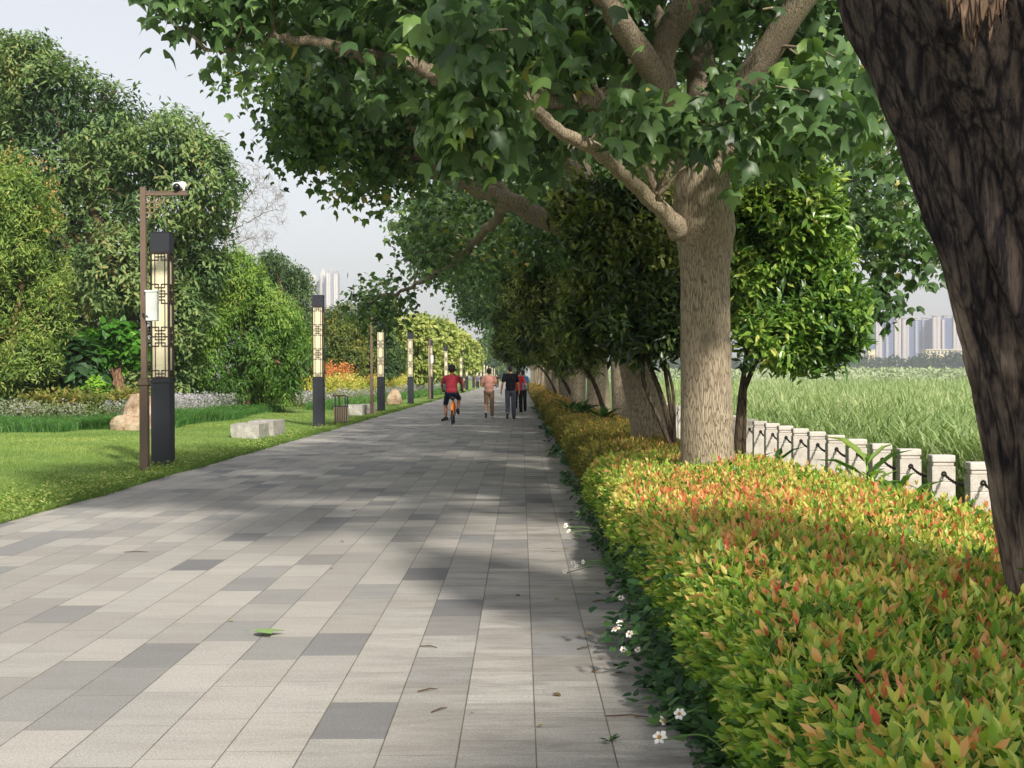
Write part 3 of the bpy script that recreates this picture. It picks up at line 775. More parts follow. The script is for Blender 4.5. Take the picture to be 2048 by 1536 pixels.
    mb_ = bevel(body.build('shaft', bg), .006); mc_ = bevel(capm.build('cap', bg), .018, 3); me_ = eye.build('chain_eye', iron, smooth=True)
    sp = 1.28; D0 = 13.9; X0 = 4.73
    ordn = ['first', 'second', 'third', 'fourth', 'fifth', 'sixth', 'seventh', 'eighth', 'ninth', 'tenth', 'eleventh', 'twelfth', 'thirteenth']
    mbarm = plain('chain_iron', srgb(40, 36, 36), .6, .6, .2)
    # one span of chain: interlocked oval links along a slack curve
    ch = MB(); nl = 30; cx = np.linspace(0, 1, nl)
    pts = np.stack([0 * cx, Wp * .36 + cx * (sp - Wp * .72), 
                    .78 - .075 * 4 * cx * (1 - cx)], 1)
    for i in range(nl - 1):
        a, b = pts[i], pts[i + 1]; m = (a + b) / 2; ax = unit(b - a); L = np.linalg.norm(b - a) * .78
        sd = np.array([1.0, 0, 0]) if i % 2 else unit(np.cross(ax, [1.0, 0, 0]))
        q = np.linspace(0, 2 * PI, 9)
        ch.tube(m + np.outer(np.cos(q), ax) * L + np.outer(np.sin(q), sd) * .016, .0065, 5, caps=False)
    cho = ch.mesh('chain', mbarm, smooth=True)
    for k in range(-1, 26):
        d = D0 + sp * k
        vis = 0 <= k < 13
        lab = (f'{ordn[k]} pale granite bollard from the dark leaning trunk, chained at the marsh edge' if vis else 'pale granite bollard hidden behind the dark leaning trunk' if k < 0 else 'one of the far granite bollards glimpsed between the avenue trunks')
        root = empty('granite_bollard', (X0, d, zb), lab, 'bollard', 'granite bollards along the marsh edge')
        for o in (mb_, mc_, me_):
            if k == -1: o.parent = root
            else: link_copy(o, root)
        if k < 25:
            o = bpy.data.objects.new('chain', cho); COL.objects.link(o); o.location = (X0, d, zb)
            tag(o, (f'dark slack iron chain joining the {ordn[k]} and {ordn[k + 1]} bollards from the dark trunk' if 0 <= k < 12 else 'dark slack iron chain emerging from behind the dark leaning trunk' if k < 0 else 'dark chain between far bollards glimpsed between the avenue trunks'), 'chain', 'chains between the bollards')

# ------------------------------------------------------------------ people
def solid(name, prims, mat, parent, s=1.0, voxel=0.011, smooth_it=3):
    """capsules and ellipsoids fused into one continuous skin"""
    mb = MB()
    for p in prims:
        if len(p) == 2: mb.ellipsoid(np.array(p[0]) * s, np.array(p[1]) * s, 16, 11)
        else: mb.capsule(np.array(p[0]) * s, p[1] * s, np.array(p[2]) * s, p[3] * s)
    o = mb.build(name, mat)
    m = o.modifiers.new('fuse', 'REMESH'); m.mode = 'VOXEL'; m.voxel_size = voxel; m.use_smooth_shade = True
    m = o.modifiers.new('soften', 'SMOOTH'); m.iterations = smooth_it; m.factor = 0.5
    dg = bpy.context.evaluated_depsgraph_get(); dg.update()
    me = bpy.data.meshes.new_from_object(o.evaluated_get(dg))
    me.name = name
    o.modifiers.clear(); o.data = me
    if not me.materials: me.materials.append(mat)
    o.parent = parent
    return o

def hand_prims(w, dirn, side, bend):
    """palm, four unequal fingers and a thumb; side points across the palm"""
    w = np.array(w, float); a = unit(dirn); s = unit(np.array(side) - a * np.dot(side, a)); c = unit(np.cross(a, s)) * bend
    pr = [(tuple(w), .024, tuple(w + a * .055), .034)]
    for k, (off, L) in enumerate(((-.030, .060), (-.010, .072), (.011, .066), (.030, .050))):
        b = w + a * .075 + s * off; m = b + a * L * .55 + c * L * .25; e = m + a * L * .35 + c * L * .5
        pr += [(tuple(b), .0095, tuple(m), .009), (tuple(m), .009, tuple(e), .0075)]
    tb = w + a * .025 - s * .03
    pr += [(tuple(tb), .012, tuple(tb - s * .03 + a * .03), .0105), (tuple(tb - s * .03 + a * .03), .010, tuple(tb - s * .032 + a * .058), .0085)]
    return pr

def person(label, x, d, H, J, look, rz=0.0, fine=True, group=None, z=0.0):
    """J joints for a 1.75 m figure facing +Y; look: colours and garment lengths"""
    s = H / 1.75
    root = empty('person', (x, d, z), label, 'person', group, rz)
    vx = .0085 if fine else .016
    skin = look['skin']
    pel = np.array(J.get('pelvis', (0, 0, .93))); ch = np.array(J.get('chest', (0, 0, 1.30))); nk = np.array(J.get('neck', (0, .0, 1.47))); hd = np.array(J.get('head', (0, .02, 1.63)))
    B = [(tuple(pel), (.15, .105, .12)), (tuple((pel + ch) / 2), (.135, .10, .20)), (tuple(ch), (.155, .105, .17)),
         (tuple(nk - [0, 0, .05]), .06, tuple(hd - [0, .01, .06]), .052), (tuple(hd), (.074, .094, .112)), (tuple(hd + [0, .03, -.07]), (.055, .062, .05)),
         (tuple(hd + [0, .092, -.02]), (.014, .022, .024)), (tuple(hd + [-.076, -.005, -.01]), (.012, .022, .032)), (tuple(hd + [.076, -.005, -.01]), (.012, .022, .032)),
         (tuple(hd + [-.033, .082, .012]), (.012, .010, .008)), (tuple(hd + [.033, .082, .012]), (.012, .010, .008)), (tuple(hd + [0, .088, -.062]), (.024, .012, .008))]
    for sd, sg in (('L', -1), ('R', 1)):
        sh, el, wr = [np.array(J[k + sd]) for k in ('sho', 'elb', 'wri')]
        hp, kn, an, to = [np.array(J[k + sd]) for k in ('hip', 'kne', 'ank', 'toe')]
        B += [(tuple(sh), .055, tuple(el), .038), (tuple(el), .039, tuple(el + (wr - el) * .35), .04), (tuple(el + (wr - el) * .35), .04, tuple(wr), .026)]
        B += hand_prims(wr, J.get('hdir' + sd, wr - el), J.get('hside' + sd, (0, 1, 0)), -sg)
        B += [(tuple(hp), .082, tuple(kn), .054), (tuple(kn), .054, tuple(kn + (an - kn) * .35), .057), (tuple(kn + (an - kn) * .35), .057, tuple(an), .037), (tuple(an - [0, 0, .02]), .036, tuple(to), .03)]
    solid('body', B, skin, root, s, vx, 2)
    # shirt
    pl = look.get('puff', 1.0)
    S = [(tuple(pel + [0, 0, .03]), (.172 * pl, .128 * pl, .11)), (tuple((pel + ch) / 2 + [0, 0, 0]), (.165 * pl, .125 * pl, .22)), (tuple(ch), (.18 * pl, .128 * pl, .19)),
         (tuple(ch + [0, 0, .10]), (.15, .10, .10)), (tuple(nk - [0, 0, .055]), (.075, .075, .05))]
    for sd in 'LR':
        sh, el, wr = [np.array(J[k + sd]) for k in ('sho', 'elb', 'wri')]
        S += [(tuple(ch + [0, 0, .10]), .085, tuple(sh), .068)]
        if look.get('long_sleeve'): S += [(tuple(sh), .068, tuple(el), .055), (tuple(el), .055, tuple(el + (wr - el) * .9), .042)]
        else: S += [(tuple(sh), .068, tuple(sh + (el - sh) * .62), .066)]
    solid('shirt', S, look['shirt'], root, s, vx, 3)
    # trousers or shorts
    for _ in (0,):
        T = [(tuple(pel - [0, 0, .02]), (.165, .122, .12))]
        for sd in 'LR':
            hp, kn, an = [np.array(J[k + sd]) for k in ('hip', 'kne', 'ank')]
            T += [(tuple(hp + [0, 0, .02]), .098, tuple(hp + (kn - hp) * .95), .078)]
            ln = look.get('leg' + sd, 1.0)
            if ln > 0: T += [(tuple(hp + (kn - hp) * .95), .078, tuple(kn + (an - kn) * ln * .45), .074), (tuple(kn + (an - kn) * ln * .45), .074, tuple(kn + (an - kn) * ln), .062)]
        solid('shorts' if look.get('legL', 1) == 0 and look.get('legR', 1) == 0 else 'trousers', T, look['trousers'], root, s, vx, 3)
    for sd in 'LR':
        an, to = np.array(J['ank' + sd]), np.array(J['toe' + sd]); kn = np.array(J['kne' + sd]); ax = unit(to - an); up = unit(kn - an)
        heel = an - up * .045 - unit(to - an - up * np.dot(to - an, up)) * .055
        so = solid('shoe', [(tuple(an - up * .005), .047, tuple(an - up * .03), .05), (tuple(heel), .038, tuple(to + (to - heel) * .10), .034), (tuple(an - up * .02), .045, tuple((an + to) / 2), .046)], look['shoe' + sd] if 'shoe' + sd in look else look['shoe'], root, s, vx, 2)
        if look.get('sole'):
            d1 = unit(to - heel); q = unit(up - d1 * np.dot(up, d1))
            solid('sole', [(tuple(heel - q * .028), .026, tuple((heel + to) / 2 - q * .026), .024), (tuple((heel + to) / 2 - q * .026), .024, tuple(to + (to - heel) * .10 - q * .02), .024),
                           (tuple(heel - q * .026 + [.018, 0, 0]), .022, tuple(to - q * .02 + [.02, 0, 0]), .022), (tuple(heel - q * .026 - [.018, 0, 0]), .022, tuple(to - q * .02 - [.02, 0, 0]), .022)], look['sole'], so, s, vx, 1)
    if look.get('hat'):
        hb = MB(); c = hd * s
        prof = [(.12, .032), (.158, .016), (.160, .024), (.106, .048), (.100, .135), (.090, .160), (.05, .168), (.001, .17)]
        hb.tube([c + np.array([0, -.002, z_]) * s for _, z_ in prof], [q * s for q, _ in prof], 22)
        hb.build('hat', look['hat'], root, smooth=True)
        solid('hair', [(tuple(hd + [0, -.03, .0]), (.079, .08, .075))], look['hair'], root, s, vx, 2)
    else:
        solid('hair', [(tuple(hd + [0, -.02, .03]), (.083, .092, .095)), (tuple(hd + [0, -.045, -.03]), (.07, .06, .06)), (tuple(hd + [0, .04, .075]), (.066, .05, .035))] + look.get('hair_extra', []), look['hair'], root, s, vx, 2)
    return root

WALK = dict(shoL=(-.185, 0, 1.42), shoR=(.185, 0, 1.42), elbL=(-.245, -.03, 1.14), elbR=(.245, -.05, 1.14), wriL=(-.265, .06, .91), wriR=(.265, .02, .90),
            hipL=(-.09, 0, .91), hipR=(.09, 0, .91), kneL=(-.095, .06, .50), ankL=(-.10, -.24, .20), toeL=(-.105, -.19, .05), kneR=(.10, .05, .49), ankR=(.105, .04, .075), toeR=(.12, .20, .035),
            hsideL=(0, 1, 0), hsideR=(0, 1, 0))

def cloth(name, col): return plain(name, col, .85, 0, .28, 7, .25, .2)

def build_people():
    skin = plain('skin', srgb(196, 142, 110), .55, 0, .12, 12); tan = plain('tanned_skin', srgb(160, 106, 78), .55, 0, .12, 12)
    hair = plain('black_hair', srgb(24, 21, 20), .5, 0, .1); blackc = cloth('black_cloth', srgb(27, 28, 36)); wshoe = plain('white_shoe', srgb(222, 220, 214), .6)
    dsole = plain('grey_sole', srgb(92, 88, 86), .8); bshoe = plain('black_shoe', srgb(30, 30, 32), .6)
    G = 'walkers on the promenade'
    # man in pink: forearms raised in front, left trouser leg rolled to the knee
    J = dict(WALK, elbL=(-.255, -.04, 1.15), elbR=(.255, -.04, 1.15), wriL=(-.17, .17, 1.13), wriR=(.17, .17, 1.13), hdirL=(.7, .7, .2), hdirR=(-.7, .7, .2), hsideL=(0, 0, 1), hsideR=(0, 0, 1))
    person('man walking away in a pink shirt and rolled khaki trousers', -1.12, 47.0, 1.75, J,
           dict(skin=skin, shirt=cloth('pink_cloth', srgb(228, 166, 150)), trousers=cloth('khaki_cloth', srgb(150, 124, 98)), legL=.12, legR=.97, shoe=wshoe, sole=dsole, hair=hair), group=G)
    J = dict(WALK, elbL=(-.26, -.05, 1.14), wriL=(-.30, -.02, .91), elbR=(.25, -.02, 1.14), wriR=(.275, .06, .91))
    person('man walking away in a black t-shirt and grey trousers', -.36, 45.9, 1.83, J,
           dict(skin=skin, shirt=blackc, trousers=cloth('grey_cloth', srgb(94, 96, 110)), legL=.93, legR=.97, shoe=bshoe, shoeL=wshoe, sole=dsole, hair=hair, puff=1.03), group=G)
    J = dict(WALK, elbR=(.27, -.1, 1.15), wriR=(.24, .10, 1.02))
    person('walker in a red top and black trousers half behind the man in black', -.11, 52.0, 1.72, J,
           dict(skin=skin, shirt=cloth('red_cloth', srgb(206, 52, 54)), trousers=blackc, shoe=wshoe, hair=hair, puff=1.02), group=G)
    person('walker in a light blue top just beyond the red-topped walker', .06, 55.5, 1.72, dict(WALK, pelvis=(0, 0, .93), head=(.02, .04, 1.62)),
           dict(skin=skin, shirt=cloth('sky_blue_cloth', srgb(92, 160, 214)), trousers=blackc, shoe=bshoe, hair=hair), group=G)
    person('small distant walker in grey on the left side of the path', (955.6 - VX) / FPX * 160, 160, 1.62, WALK,
           dict(skin=skin, shirt=cloth('slate_cloth', srgb(96, 104, 122)), trousers=cloth('ink_cloth', srgb(40, 44, 58)), shoe=bshoe, hair=hair), PI, False, G)
    J = dict(WALK, elbL=(-.25, .03, 1.14), elbR=(.25, .03, 1.14), wriL=(-.06, .22, 1.16), wriR=(.07, .22, 1.14), hdirL=(1, .3, 0), hdirR=(-1, .3, 0), hsideL=(0, 0, 1), hsideR=(0, 0, 1))
    person('small distant walker in black coming closer with both hands in front', (994.5 - VX) / FPX * 158, 158, 1.64, J,
           dict(skin=skin, shirt=blackc, trousers=cloth('ink_cloth2', srgb(34, 36, 46)), shoe=wshoe, hair=hair), PI, False, G)
    person('small distant walker in dark clothes half hidden behind the man in pink', (966 - VX) / FPX * 175, 175, 1.62, WALK,
           dict(skin=skin, shirt=blackc, trousers=blackc, shoe=bshoe, hair=hair), 0, False, G)
    person('small dark figure at the lawn edge under a far lantern', (922 - VX) / FPX * 138, 138, 1.64, dict(WALK, kneL=(-.09, .02, .49), ankL=(-.095, 0, .075), toeL=(-.1, .16, .03)),
           dict(skin=skin, shirt=cloth('dark_green_cloth', srgb(40, 46, 44)), trousers=blackc, shoe=bshoe, hair=hair), .5, False, G)
    # cyclist
    X, D = -2.11, 41.0
    J = dict(pelvis=(0, -.16, .96), chest=(0, -.02, 1.28), neck=(0, .05, 1.44), head=(0, .10, 1.60), shoL=(-.19, .0, 1.385), shoR=(.19, .0, 1.385),
             elbL=(-.30, .16, 1.18), elbR=(.30, .16, 1.18), wriL=(-.29, .37, 1.045), wriR=(.29, .37, 1.045), hdirL=(0.1, 1, -.2), hdirR=(-.1, 1, -.2), hsideL=(1, 0, 0), hsideR=(-1, 0, 0),
             hipL=(-.10, -.14, .92), hipR=(.10, -.14, .92), kneL=(-.20, .22, .60), ankL=(-.18, .02, .20), toeL=(-.29, .12, .13), kneR=(.20, .24, .76), ankR=(.175, .04, .44), toeR=(.19, .17, .335))
    person('cyclist in a red shirt, dark shorts and black hat riding away', X, D, 1.80, J,
           dict(skin=tan, shirt=cloth('crimson_cloth', srgb(186, 62, 76)), trousers=cloth('navy_cloth', srgb(36, 44, 68)), legL=0, legR=0, shoe=bshoe, sole=plain('black_sole', srgb(22, 22, 24), .8), hair=hair, hat=plain('black_hat', srgb(22, 22, 26), .8), puff=1.06))
    build_bicycle(X + .03, D)

def ring(c, R, r, n=40, m=8):
    """a wheel-plane torus (plane YZ) about c"""
    mb = MB(); th = np.linspace(0, 2 * PI, n, endpoint=False); ph = np.linspace(0, 2 * PI, m, endpoint=False)
    T, Q = np.meshgrid(th, ph, indexing='ij')
    V = np.stack([r * np.sin(Q), (R + r * np.cos(Q)) * np.cos(T), (R + r * np.cos(Q)) * np.sin(T)], -1).reshape(-1, 3) + c
    i = np.arange(n)[:, None] * m; i2 = (np.arange(n)[:, None] + 1) % n * m; j = np.arange(m)[None]; j2 = (j + 1) % m
    mb.add(V, np.stack([i + j, i + j2, i2 + j2, i2 + j], -1).reshape(-1, 4)); return mb

def build_bicycle(x, d):
    root = empty('bicycle', (x, d, 0), 'orange bicycle ridden by the man in the red shirt', 'bicycle')
    orange = plain('orange_paint', srgb(240, 136, 36), .35, 0, .05); rub = plain('tyre_rubber', srgb(24, 24, 26), .85); steel = plain('bike_steel', srgb(120, 120, 124), .35, .8); blk = bpy.data.materials['black_plastic'] if 'black_plastic' in bpy.data.materials else plain('black_grip', srgb(26, 26, 28), .5)
    yr, yf, R = -.40, .66, .315
    for y, nm in ((yr, 'rear'), (yf, 'front')):
        w = MB(); w.tube([(-.035, y, R), (.035, y, R)], .022, 10)
        th = np.linspace(0, 2 * PI, 18, endpoint=False)
        for k, t in enumerate(th): w.tube([(.02 * (-1) ** k, y, R), (0, y + (R - .035) * math.cos(t), R + (R - .035) * math.sin(t))], .0016, 4, caps=False)
        wo = w.build('wheel', steel, root)
        ring((0, y, R), R - .02, .021).build('tyre', rub, wo, smooth=True)
        ring((0, y, R), R - .045, .012).build('rim', steel, wo, smooth=True)
    f = MB(); bb = (0, .02, .29)
    f.tube([bb, (0, -.10, .70)], .020, 10); f.tube([bb, (0, .40, .74)], .026, 10); f.tube([(0, .46, .70), (0, .40, .92)], .022, 10)
    for s in (-1, 1):
        f.tube([(s * .045, yr, R), (s * .03, .0, .29)], .011, 8); f.tube([(s * .045, yr, R), (s * .02, -.085, .62)], .010, 8)
        f.tube([(s * .045, yf, R), (s * .045, .52, .60), (s * .02, .47, .68)], .012, 8)
    f.build('frame', orange, root, smooth=True)
    fd = MB(); a = np.linspace(.55, 2.75, 16)
    for s, y in ((1, yr), (1, yf)):
        arc = np.stack([0 * a, y + (R + .022) * np.cos(a), R + (R + .022) * np.sin(a)], 1)
        V = np.concatenate([arc + [-.032, 0, 0], arc * [1, 1, 1] + [0, 0, .008], arc + [.032, 0, 0]]); n = len(a); i = np.arange(n - 1)
        fd = MB(); fd.add(V, np.concatenate([np.stack([i, i + 1, n + i + 1, n + i], 1), np.stack([n + i, n + i + 1, 2 * n + i + 1, 2 * n + i], 1)]))
        fd.build('mudguard', orange, root, smooth=True)
    g = MB(); g.box((0, -.36, .60), (.085, .10, .15)); g.box((0, -.30, .66), (.05, .16, .03)); bevel(g.build('rear_panel', orange, root), .01)
    MB().box((0, -.418, .56), (.05, .014, .035)).build('reflector', plain('red_reflector', srgb(190, 30, 30), .2), root)
    s = MB(); s.capsule((0, -.20, .80), .07, (0, -.02, .805), .035); s.ellipsoid((0, -.19, .80), (.10, .085, .035)); so = s.build('saddle', blk, root, smooth=True)
    MB().tube([(0, -.10, .68), (0, -.125, .79)], .014, 8).build('seat_post', steel, root)
    h = MB(); h.tube(catmull([(-.30, .42, 1.00), (-.18, .45, 1.01), (0, .42, .97), (.18, .45, 1.01), (.30, .42, 1.00)], 5), .012, 8); h.tube([(0, .40, .9), (0, .42, .97)], .014, 8)
    ho = h.build('handlebar', steel, root, smooth=True)
    for q in (-1, 1): MB().tube([(q * .23, .44, 1.006), (q * .345, .415, .998)], .018, 8).build('grip', blk, ho)
    c = MB(); c.tube([(-.06, .02, .29), (.06, .02, .29)], .016, 8); c.tube([(-.075, .02, .29), (-.085, .02, .13)], .010, 6); c.tube([(.075, .02, .29), (.085, .06, .375)], .010, 6)
    co = c.build('crank', steel, root)
    MB().box((-.14, .03, .125), (.10, .07, .022)).build('pedal', blk, co); MB().box((.14, .08, .375), (.10, .07, .022)).build('pedal', blk, co)
    MB().tube([(-.05, -.38, .30), (-.10, -.42, .09)], .007, 6).build('kickstand', steel, root)
# ------------------------------------------------------------------ avenue trees on the right
def bark_disp(seed, amp=0.09, ridges=16):
    def f(th, s, rr):
        sh = th.shape
        q = np.stack([np.cos(th) * 1.1, np.sin(th) * 1.1, s * 0.8], -1).reshape(-1, 3)
        low = vnoise(q, seed, 3).reshape(sh)
        q2 = np.stack([np.cos(th) * ridges / 3.0, np.sin(th) * ridges / 3.0, s * 1.3], -1).reshape(-1, 3)
        hi = vnoise(q2, seed + 1, 3).reshape(sh)
        return rr * (amp * low + amp * 0.45 * (np.abs(hi) - 0.3))
    return f

def limb_nodes(limbs):
    P_, R_ = [], []
    for q in limbs:
        P_.append(q[:, :3]); R_.append(q[:, 3])
    return np.concatenate(P_), np.concatenate(R_)

def dome_tips(n, r, cx, cy, zb, rad, ztop, low_share=0.55, rmin=0.25):
    """tips under and inside a wide arching crown"""
    rr = rad * np.sqrt(r.uniform(rmin ** 2, 1, n)); th = r.uniform(0, 2 * PI, n)
    x = cx + rr * np.cos(th); y = cy + rr * np.sin(th)
    t = rr / rad
    bot = zb + 0.9 * np.sin(np.clip(t, 0, 1) * PI * 0.55) - 0.35 * np.maximum(0, t - 0.8) * 5 * r.uniform(0, 1, n)
    top = zb + 1.2 + (ztop - zb - 1.2) * np.sqrt(np.maximum(0.02, 1 - t ** 2))
    u = np.where(r.uniform(0, 1, n) < low_share, r.uniform(0, 0.3, n), r.uniform(0.3, 1.0, n))
    return np.stack([x, y, bot + (top - bot) * u], 1)

TRUNK_COLS = {}
def tree_mats():
    if TRUNK_COLS: return TRUNK_COLS
    T = TRUNK_COLS
    T['bark'] = barkmat('fissured_grey_bark', srgb(90, 80, 66), srgb(144, 131, 110), srgb(182, 169, 147), 4.0, 34, 0.6, 0.012, srgb(118, 103, 88))
    T['leaf'] = leafmat('avenue_leaf', [(0, srgb(52, 74, 48)), (0.4, srgb(78, 106, 64)), (0.7, srgb(106, 136, 78)), (0.95, srgb(130, 158, 78)), (1, srgb(176, 166, 84))], 0.32, 0.42, 0.45)
    return T

def avenue_variant(seed, k, size, tmpl, ntips):
    """trunk and crown meshes of one ordinary avenue tree standing at the origin"""
    r = rng(seed)
    tb = MB(); lean = r.uniform(-.12, .12, 2)
    tr = catmull([(0, 0, -.1, .30), (lean[0] * .2, lean[1] * .2, .5, .235), (lean[0], lean[1], 1.7, .21), (lean[0] * 1.7, lean[1] * 1.5, 3.0, .20)], 8)
    tb.tube(tr[:, :3], tr[:, 3], 26, disp=bark_disp(seed))
    top = tr[-1, :3]; limbs = [tr[len(tr) // 2:]]
    for a in range(7):
        th = a * 2 * PI / 7 + r.uniform(-.3, .3); L = r.uniform(3.0, 4.4); up = r.uniform(1.6, 3.4)
        dv = np.array([math.cos(th), math.sin(th), 0]); st = top - [0, 0, r.uniform(0, .6)]
        q = catmull([(*st, .12), (*(st + dv * L * .3 + [0, 0, up * .45]), .095), (*(st + dv * L * .65 + [0, 0, up * .8]), .065), (*(st + dv * L + [0, 0, up]), .03)], 5)
        q[1:-1, :3] += r.normal(size=(len(q) - 2, 3)) * .05
        tb.tube(q[:, :3], q[:, 3], 8); limbs.append(q)
    q = catmull([(*top, .16), (*(top + [.2, .1, 1.4]), .12), (*(top + [0, .3, 2.8]), .08), (*(top + [.2, .2, 4]), .04)], 5); tb.tube(q[:, :3], q[:, 3], 8); limbs.append(q)
    tips = dome_tips(ntips, r, 0, 0, 3.5, 4.55, 8.4)
    n, rd = limb_nodes(limbs)
    tw = grow(n, rd, tips, r, tb, .007)
    cb = MB(); twig_leaves(cb, tmpl, tw, k, size, r, .26, .75, .42, .16)
    return tb.mesh('trunk', tree_mats()['bark'], smooth=True), cb.mesh('crown', tree_mats()['leaf'])

def build_right_trees():
    T = tree_mats(); G = 'avenue trees along the promenade'
    # ---- the big grey trunk in the middle
    r = rng(31); d0 = 12.6
    base = P(1416, 1063, d0); base[2] = 0
    root = empty('avenue_tree', base, 'large avenue tree with a thick grey fissured trunk, nearest behind the orange hedge', 'tree', G)
    tb = MB(); pp = lambda px, py, d, rad: (*P(px, py, d), rad)
    tr = catmull([pp(1417, 1075, d0, .315), pp(1416, 1010, d0, .275), pp(1415, 930, d0, .25), pp(1413, 780, d0, .234), pp(1411, 620, d0, .224), pp(1410, 520, d0, .234), pp(1408, 450, d0, .272), pp(1404, 390, d0, .262), pp(1400, 330, d0, .235), pp(1396, 290, d0 + .05, .22)], 20)
    base_disp = bark_disp(5, .05, 22)
    def scarred(th, s, rr):                 # healed pruning rings and knots
        v = base_disp(th, s, rr); L = s.max()
        for (h, w, a, t0, tw_) in [(.30, .012, .014, 4.5, 1.3), (.285, .010, -.012, 4.5, 1.3), (.49, .016, .010, 4.4, 1.6), (.52, .010, -.010, 4.4, 1.6), (.58, .010, .008, 0, 9), (.70, .008, .009, 0, 9), (.735, .02, .022, 5.0, .55), (.735, .008, -.03, 5.0, .2), (.78, .02, .018, 1, 9)]:
            dt = np.abs((th - t0 + PI) % (2 * PI) - PI)
            v = v + a * np.exp(-((s / L - h + .012 * np.cos(dt * 2)) / w) ** 2) * np.exp(-(dt / tw_) ** 2)
        return v
    tb.tube(tr[:, :3], tr[:, 3], 84, disp=scarred)
    limbs = [tr[100:]]
    def limb(pts, n=12, wob=.015, sub=7):
        q = catmull(pts, sub); q[2:-1, :3] += r.normal(size=(len(q) - 3, 3)) * wob * 0.5
        tb.tube(q[:, :3], q[:, 3], n, disp=bark_disp(int(r.integers(99)), .06, 8)); limbs.append(q)
    limb([pp(1398, 310, 12.6, .19), pp(1350, 240, 12.45, .155), pp(1322, 150, 12.35, .125), pp(1332, 80, 12.3, .12), pp(1372, 10, 12.2, .125), pp(1430, -70, 12.1, .10), pp(1500, -220, 12, .06)], 20)
    limb([pp(1335, 85, 12.3, .10), pp(1308, 20, 12.5, .07), pp(1270, -60, 12.6, .05)])
    limb([pp(1392, 300, 12.8, .18), pp(1290, 195, 13.3, .15), pp(1215, 100, 13.8, .135), pp(1150, 15, 14.2, .125), pp(1100, -90, 14.8, .09), pp(1060, -200, 15.5, .05)], 16)
    limb([pp(1412, 330, 12.7, .16), pp(1490, 268, 13, .11), pp(1570, 215, 13.2, .10), pp(1660, 178, 13.4, .085), pp(1740, 168, 13.6, .075), pp(1900, 120, 14, .05)], 14)
    limb([pp(1358, 465, 12.45, .105), pp(1322, 420, 12.25, .078), pp(1270, 372, 12.0, .066), pp(1190, 300, 11.5, .06), pp(1130, 270, 11.2, .055), pp(1065, 215, 10.9, .048), pp(1030, 165, 10.7, .042), pp(985, 110, 10.4, .035), pp(930, 20, 10.0, .025)], 14, .012)
    limb([pp(1316, 405, 12.2, .05), pp(1300, 350, 12.15, .038), pp(1268, 285, 12.1, .032), pp(1225, 225, 12.0, .026), pp(1190, 170, 11.9, .018)], 10)
    limb([pp(1312, 392, 12.15, .03), pp(1335, 350, 12.0, .026), pp(1345, 300, 11.9, .022), pp(1330, 250, 11.8, .014)], 8)
    limb([pp(1314, 395, 12.1, .022), pp(1360, 345, 11.9, .016), pp(1400, 315, 11.7, .010)], 8)
    limb([pp(1345, 240, 12.7, .13), pp(1260, 205, 12.6, .11), pp(1130, 200, 12.2, .10), pp(1010, 195, 11.7, .09), pp(900, 165, 11.3, .075), pp(830, 130, 11.0, .06), pp(740, 112, 10.8, .052), pp(660, 90, 10.7, .042), pp(560, 74, 10.6, .030), pp(480, 98, 10.5, .022), pp(420, 98, 10.4, .014), pp(340, 40, 10.4, .008)], 14, .02)
    limb([pp(1415, 400, 12.8, .085), pp(1440, 395, 14.6, .07), pp(1500, 420, 17.2, .06), pp(1640, 455, 18.2, .055), pp(1740, 484, 18.3, .05), pp(1830, 512, 18.1, .043), pp(1910, 532, 17.8, .03)], 12, .05)
    limb([pp(1405, 300, 12.5, .13), (2.6, 11.4, 4.9, .11), (3.5, 10.4, 5.9, .08), (4.3, 9.6, 6.6, .05)], 12)
    limb([pp(1400, 300, 12.7, .15), (1.9, 13.9, 5.2, .12), (2.4, 15.2, 6.6, .09), (2.2, 16, 7.6, .05)], 12)
    limb([pp(1396, 300, 12.6, .13), (.6, 11.4, 4.8, .10), (-.9, 10.2, 5.6, .07), (-2.2, 9.4, 6.0, .04)], 12)
    tips = []
    def region(n, x0, x1, y0, y1, da, db):
        for _ in range(n): tips.append(P(r.uniform(x0, x1), r.uniform(y0, y1), r.uniform(da, db)))
    region(22, 320, 560, -80, 10, 10.0, 11.4); region(26, 560, 900, -60, 85, 10.9, 12.8); region(5, 600, 880, -60, 20, 9.6, 10.4); region(5, 400, 520, 20, 70, 10.2, 10.8)
    region(22, 820, 1130, -40, 150, 11.6, 13.2); region(11, 800, 1080, -40, 130, 9.0, 10.2); region(10, 640, 820, 100, 160, 10.5, 11.5)
    region(12, 880, 1010, 160, 300, 9.6, 11.0); region(24, 1040, 1320, -20, 150, 11.6, 14.5)
    region(7, 1040, 1230, 200, 330, 11.9, 12.8)
    region(20, 1400, 1720, -20, 180, 11.2, 14.5); region(7, 1250, 1430, 205, 265, 10.3, 11.2)
    region(22, 1450, 1740, 140, 270, 9.8, 12.6); region(4, 1490, 1620, 270, 330, 10.6, 11.8)
    region(40, 1700, 1890, 200, 480, 16.0, 19.0); region(14, 1740, 1900, 450, 560, 16.2, 18); region(6, 1730, 1790, 560, 610, 16.5, 17.5)
    far = np.concatenate([dome_tips(220, r, 0.2, 12.2, 5.0, 3.6, 8.4, .35), dome_tips(34, r, 1.2, 14.6, 4.6, 2.8, 7.8, .3)])
    q = np.concatenate([np.array(tips), far])
    n, rd = limb_nodes(limbs)
    tw = grow(n, rd, q, r, tb, .0075, 6, .04, .12)
    tb.build('trunk', T['bark'], root, base, True)
    cb = MB()
    vis = [t for t in tw if t[3][2] < 5.2]; hid = [t for t in tw if t[3][2] >= 5.2]
    twig_leaves(cb, T_MAPLE, [t for t in vis if t[3][0] > -.9 and t[3][1] < 15.7], 30, .155, r, .14, .85, .47, .17, .35, .62)
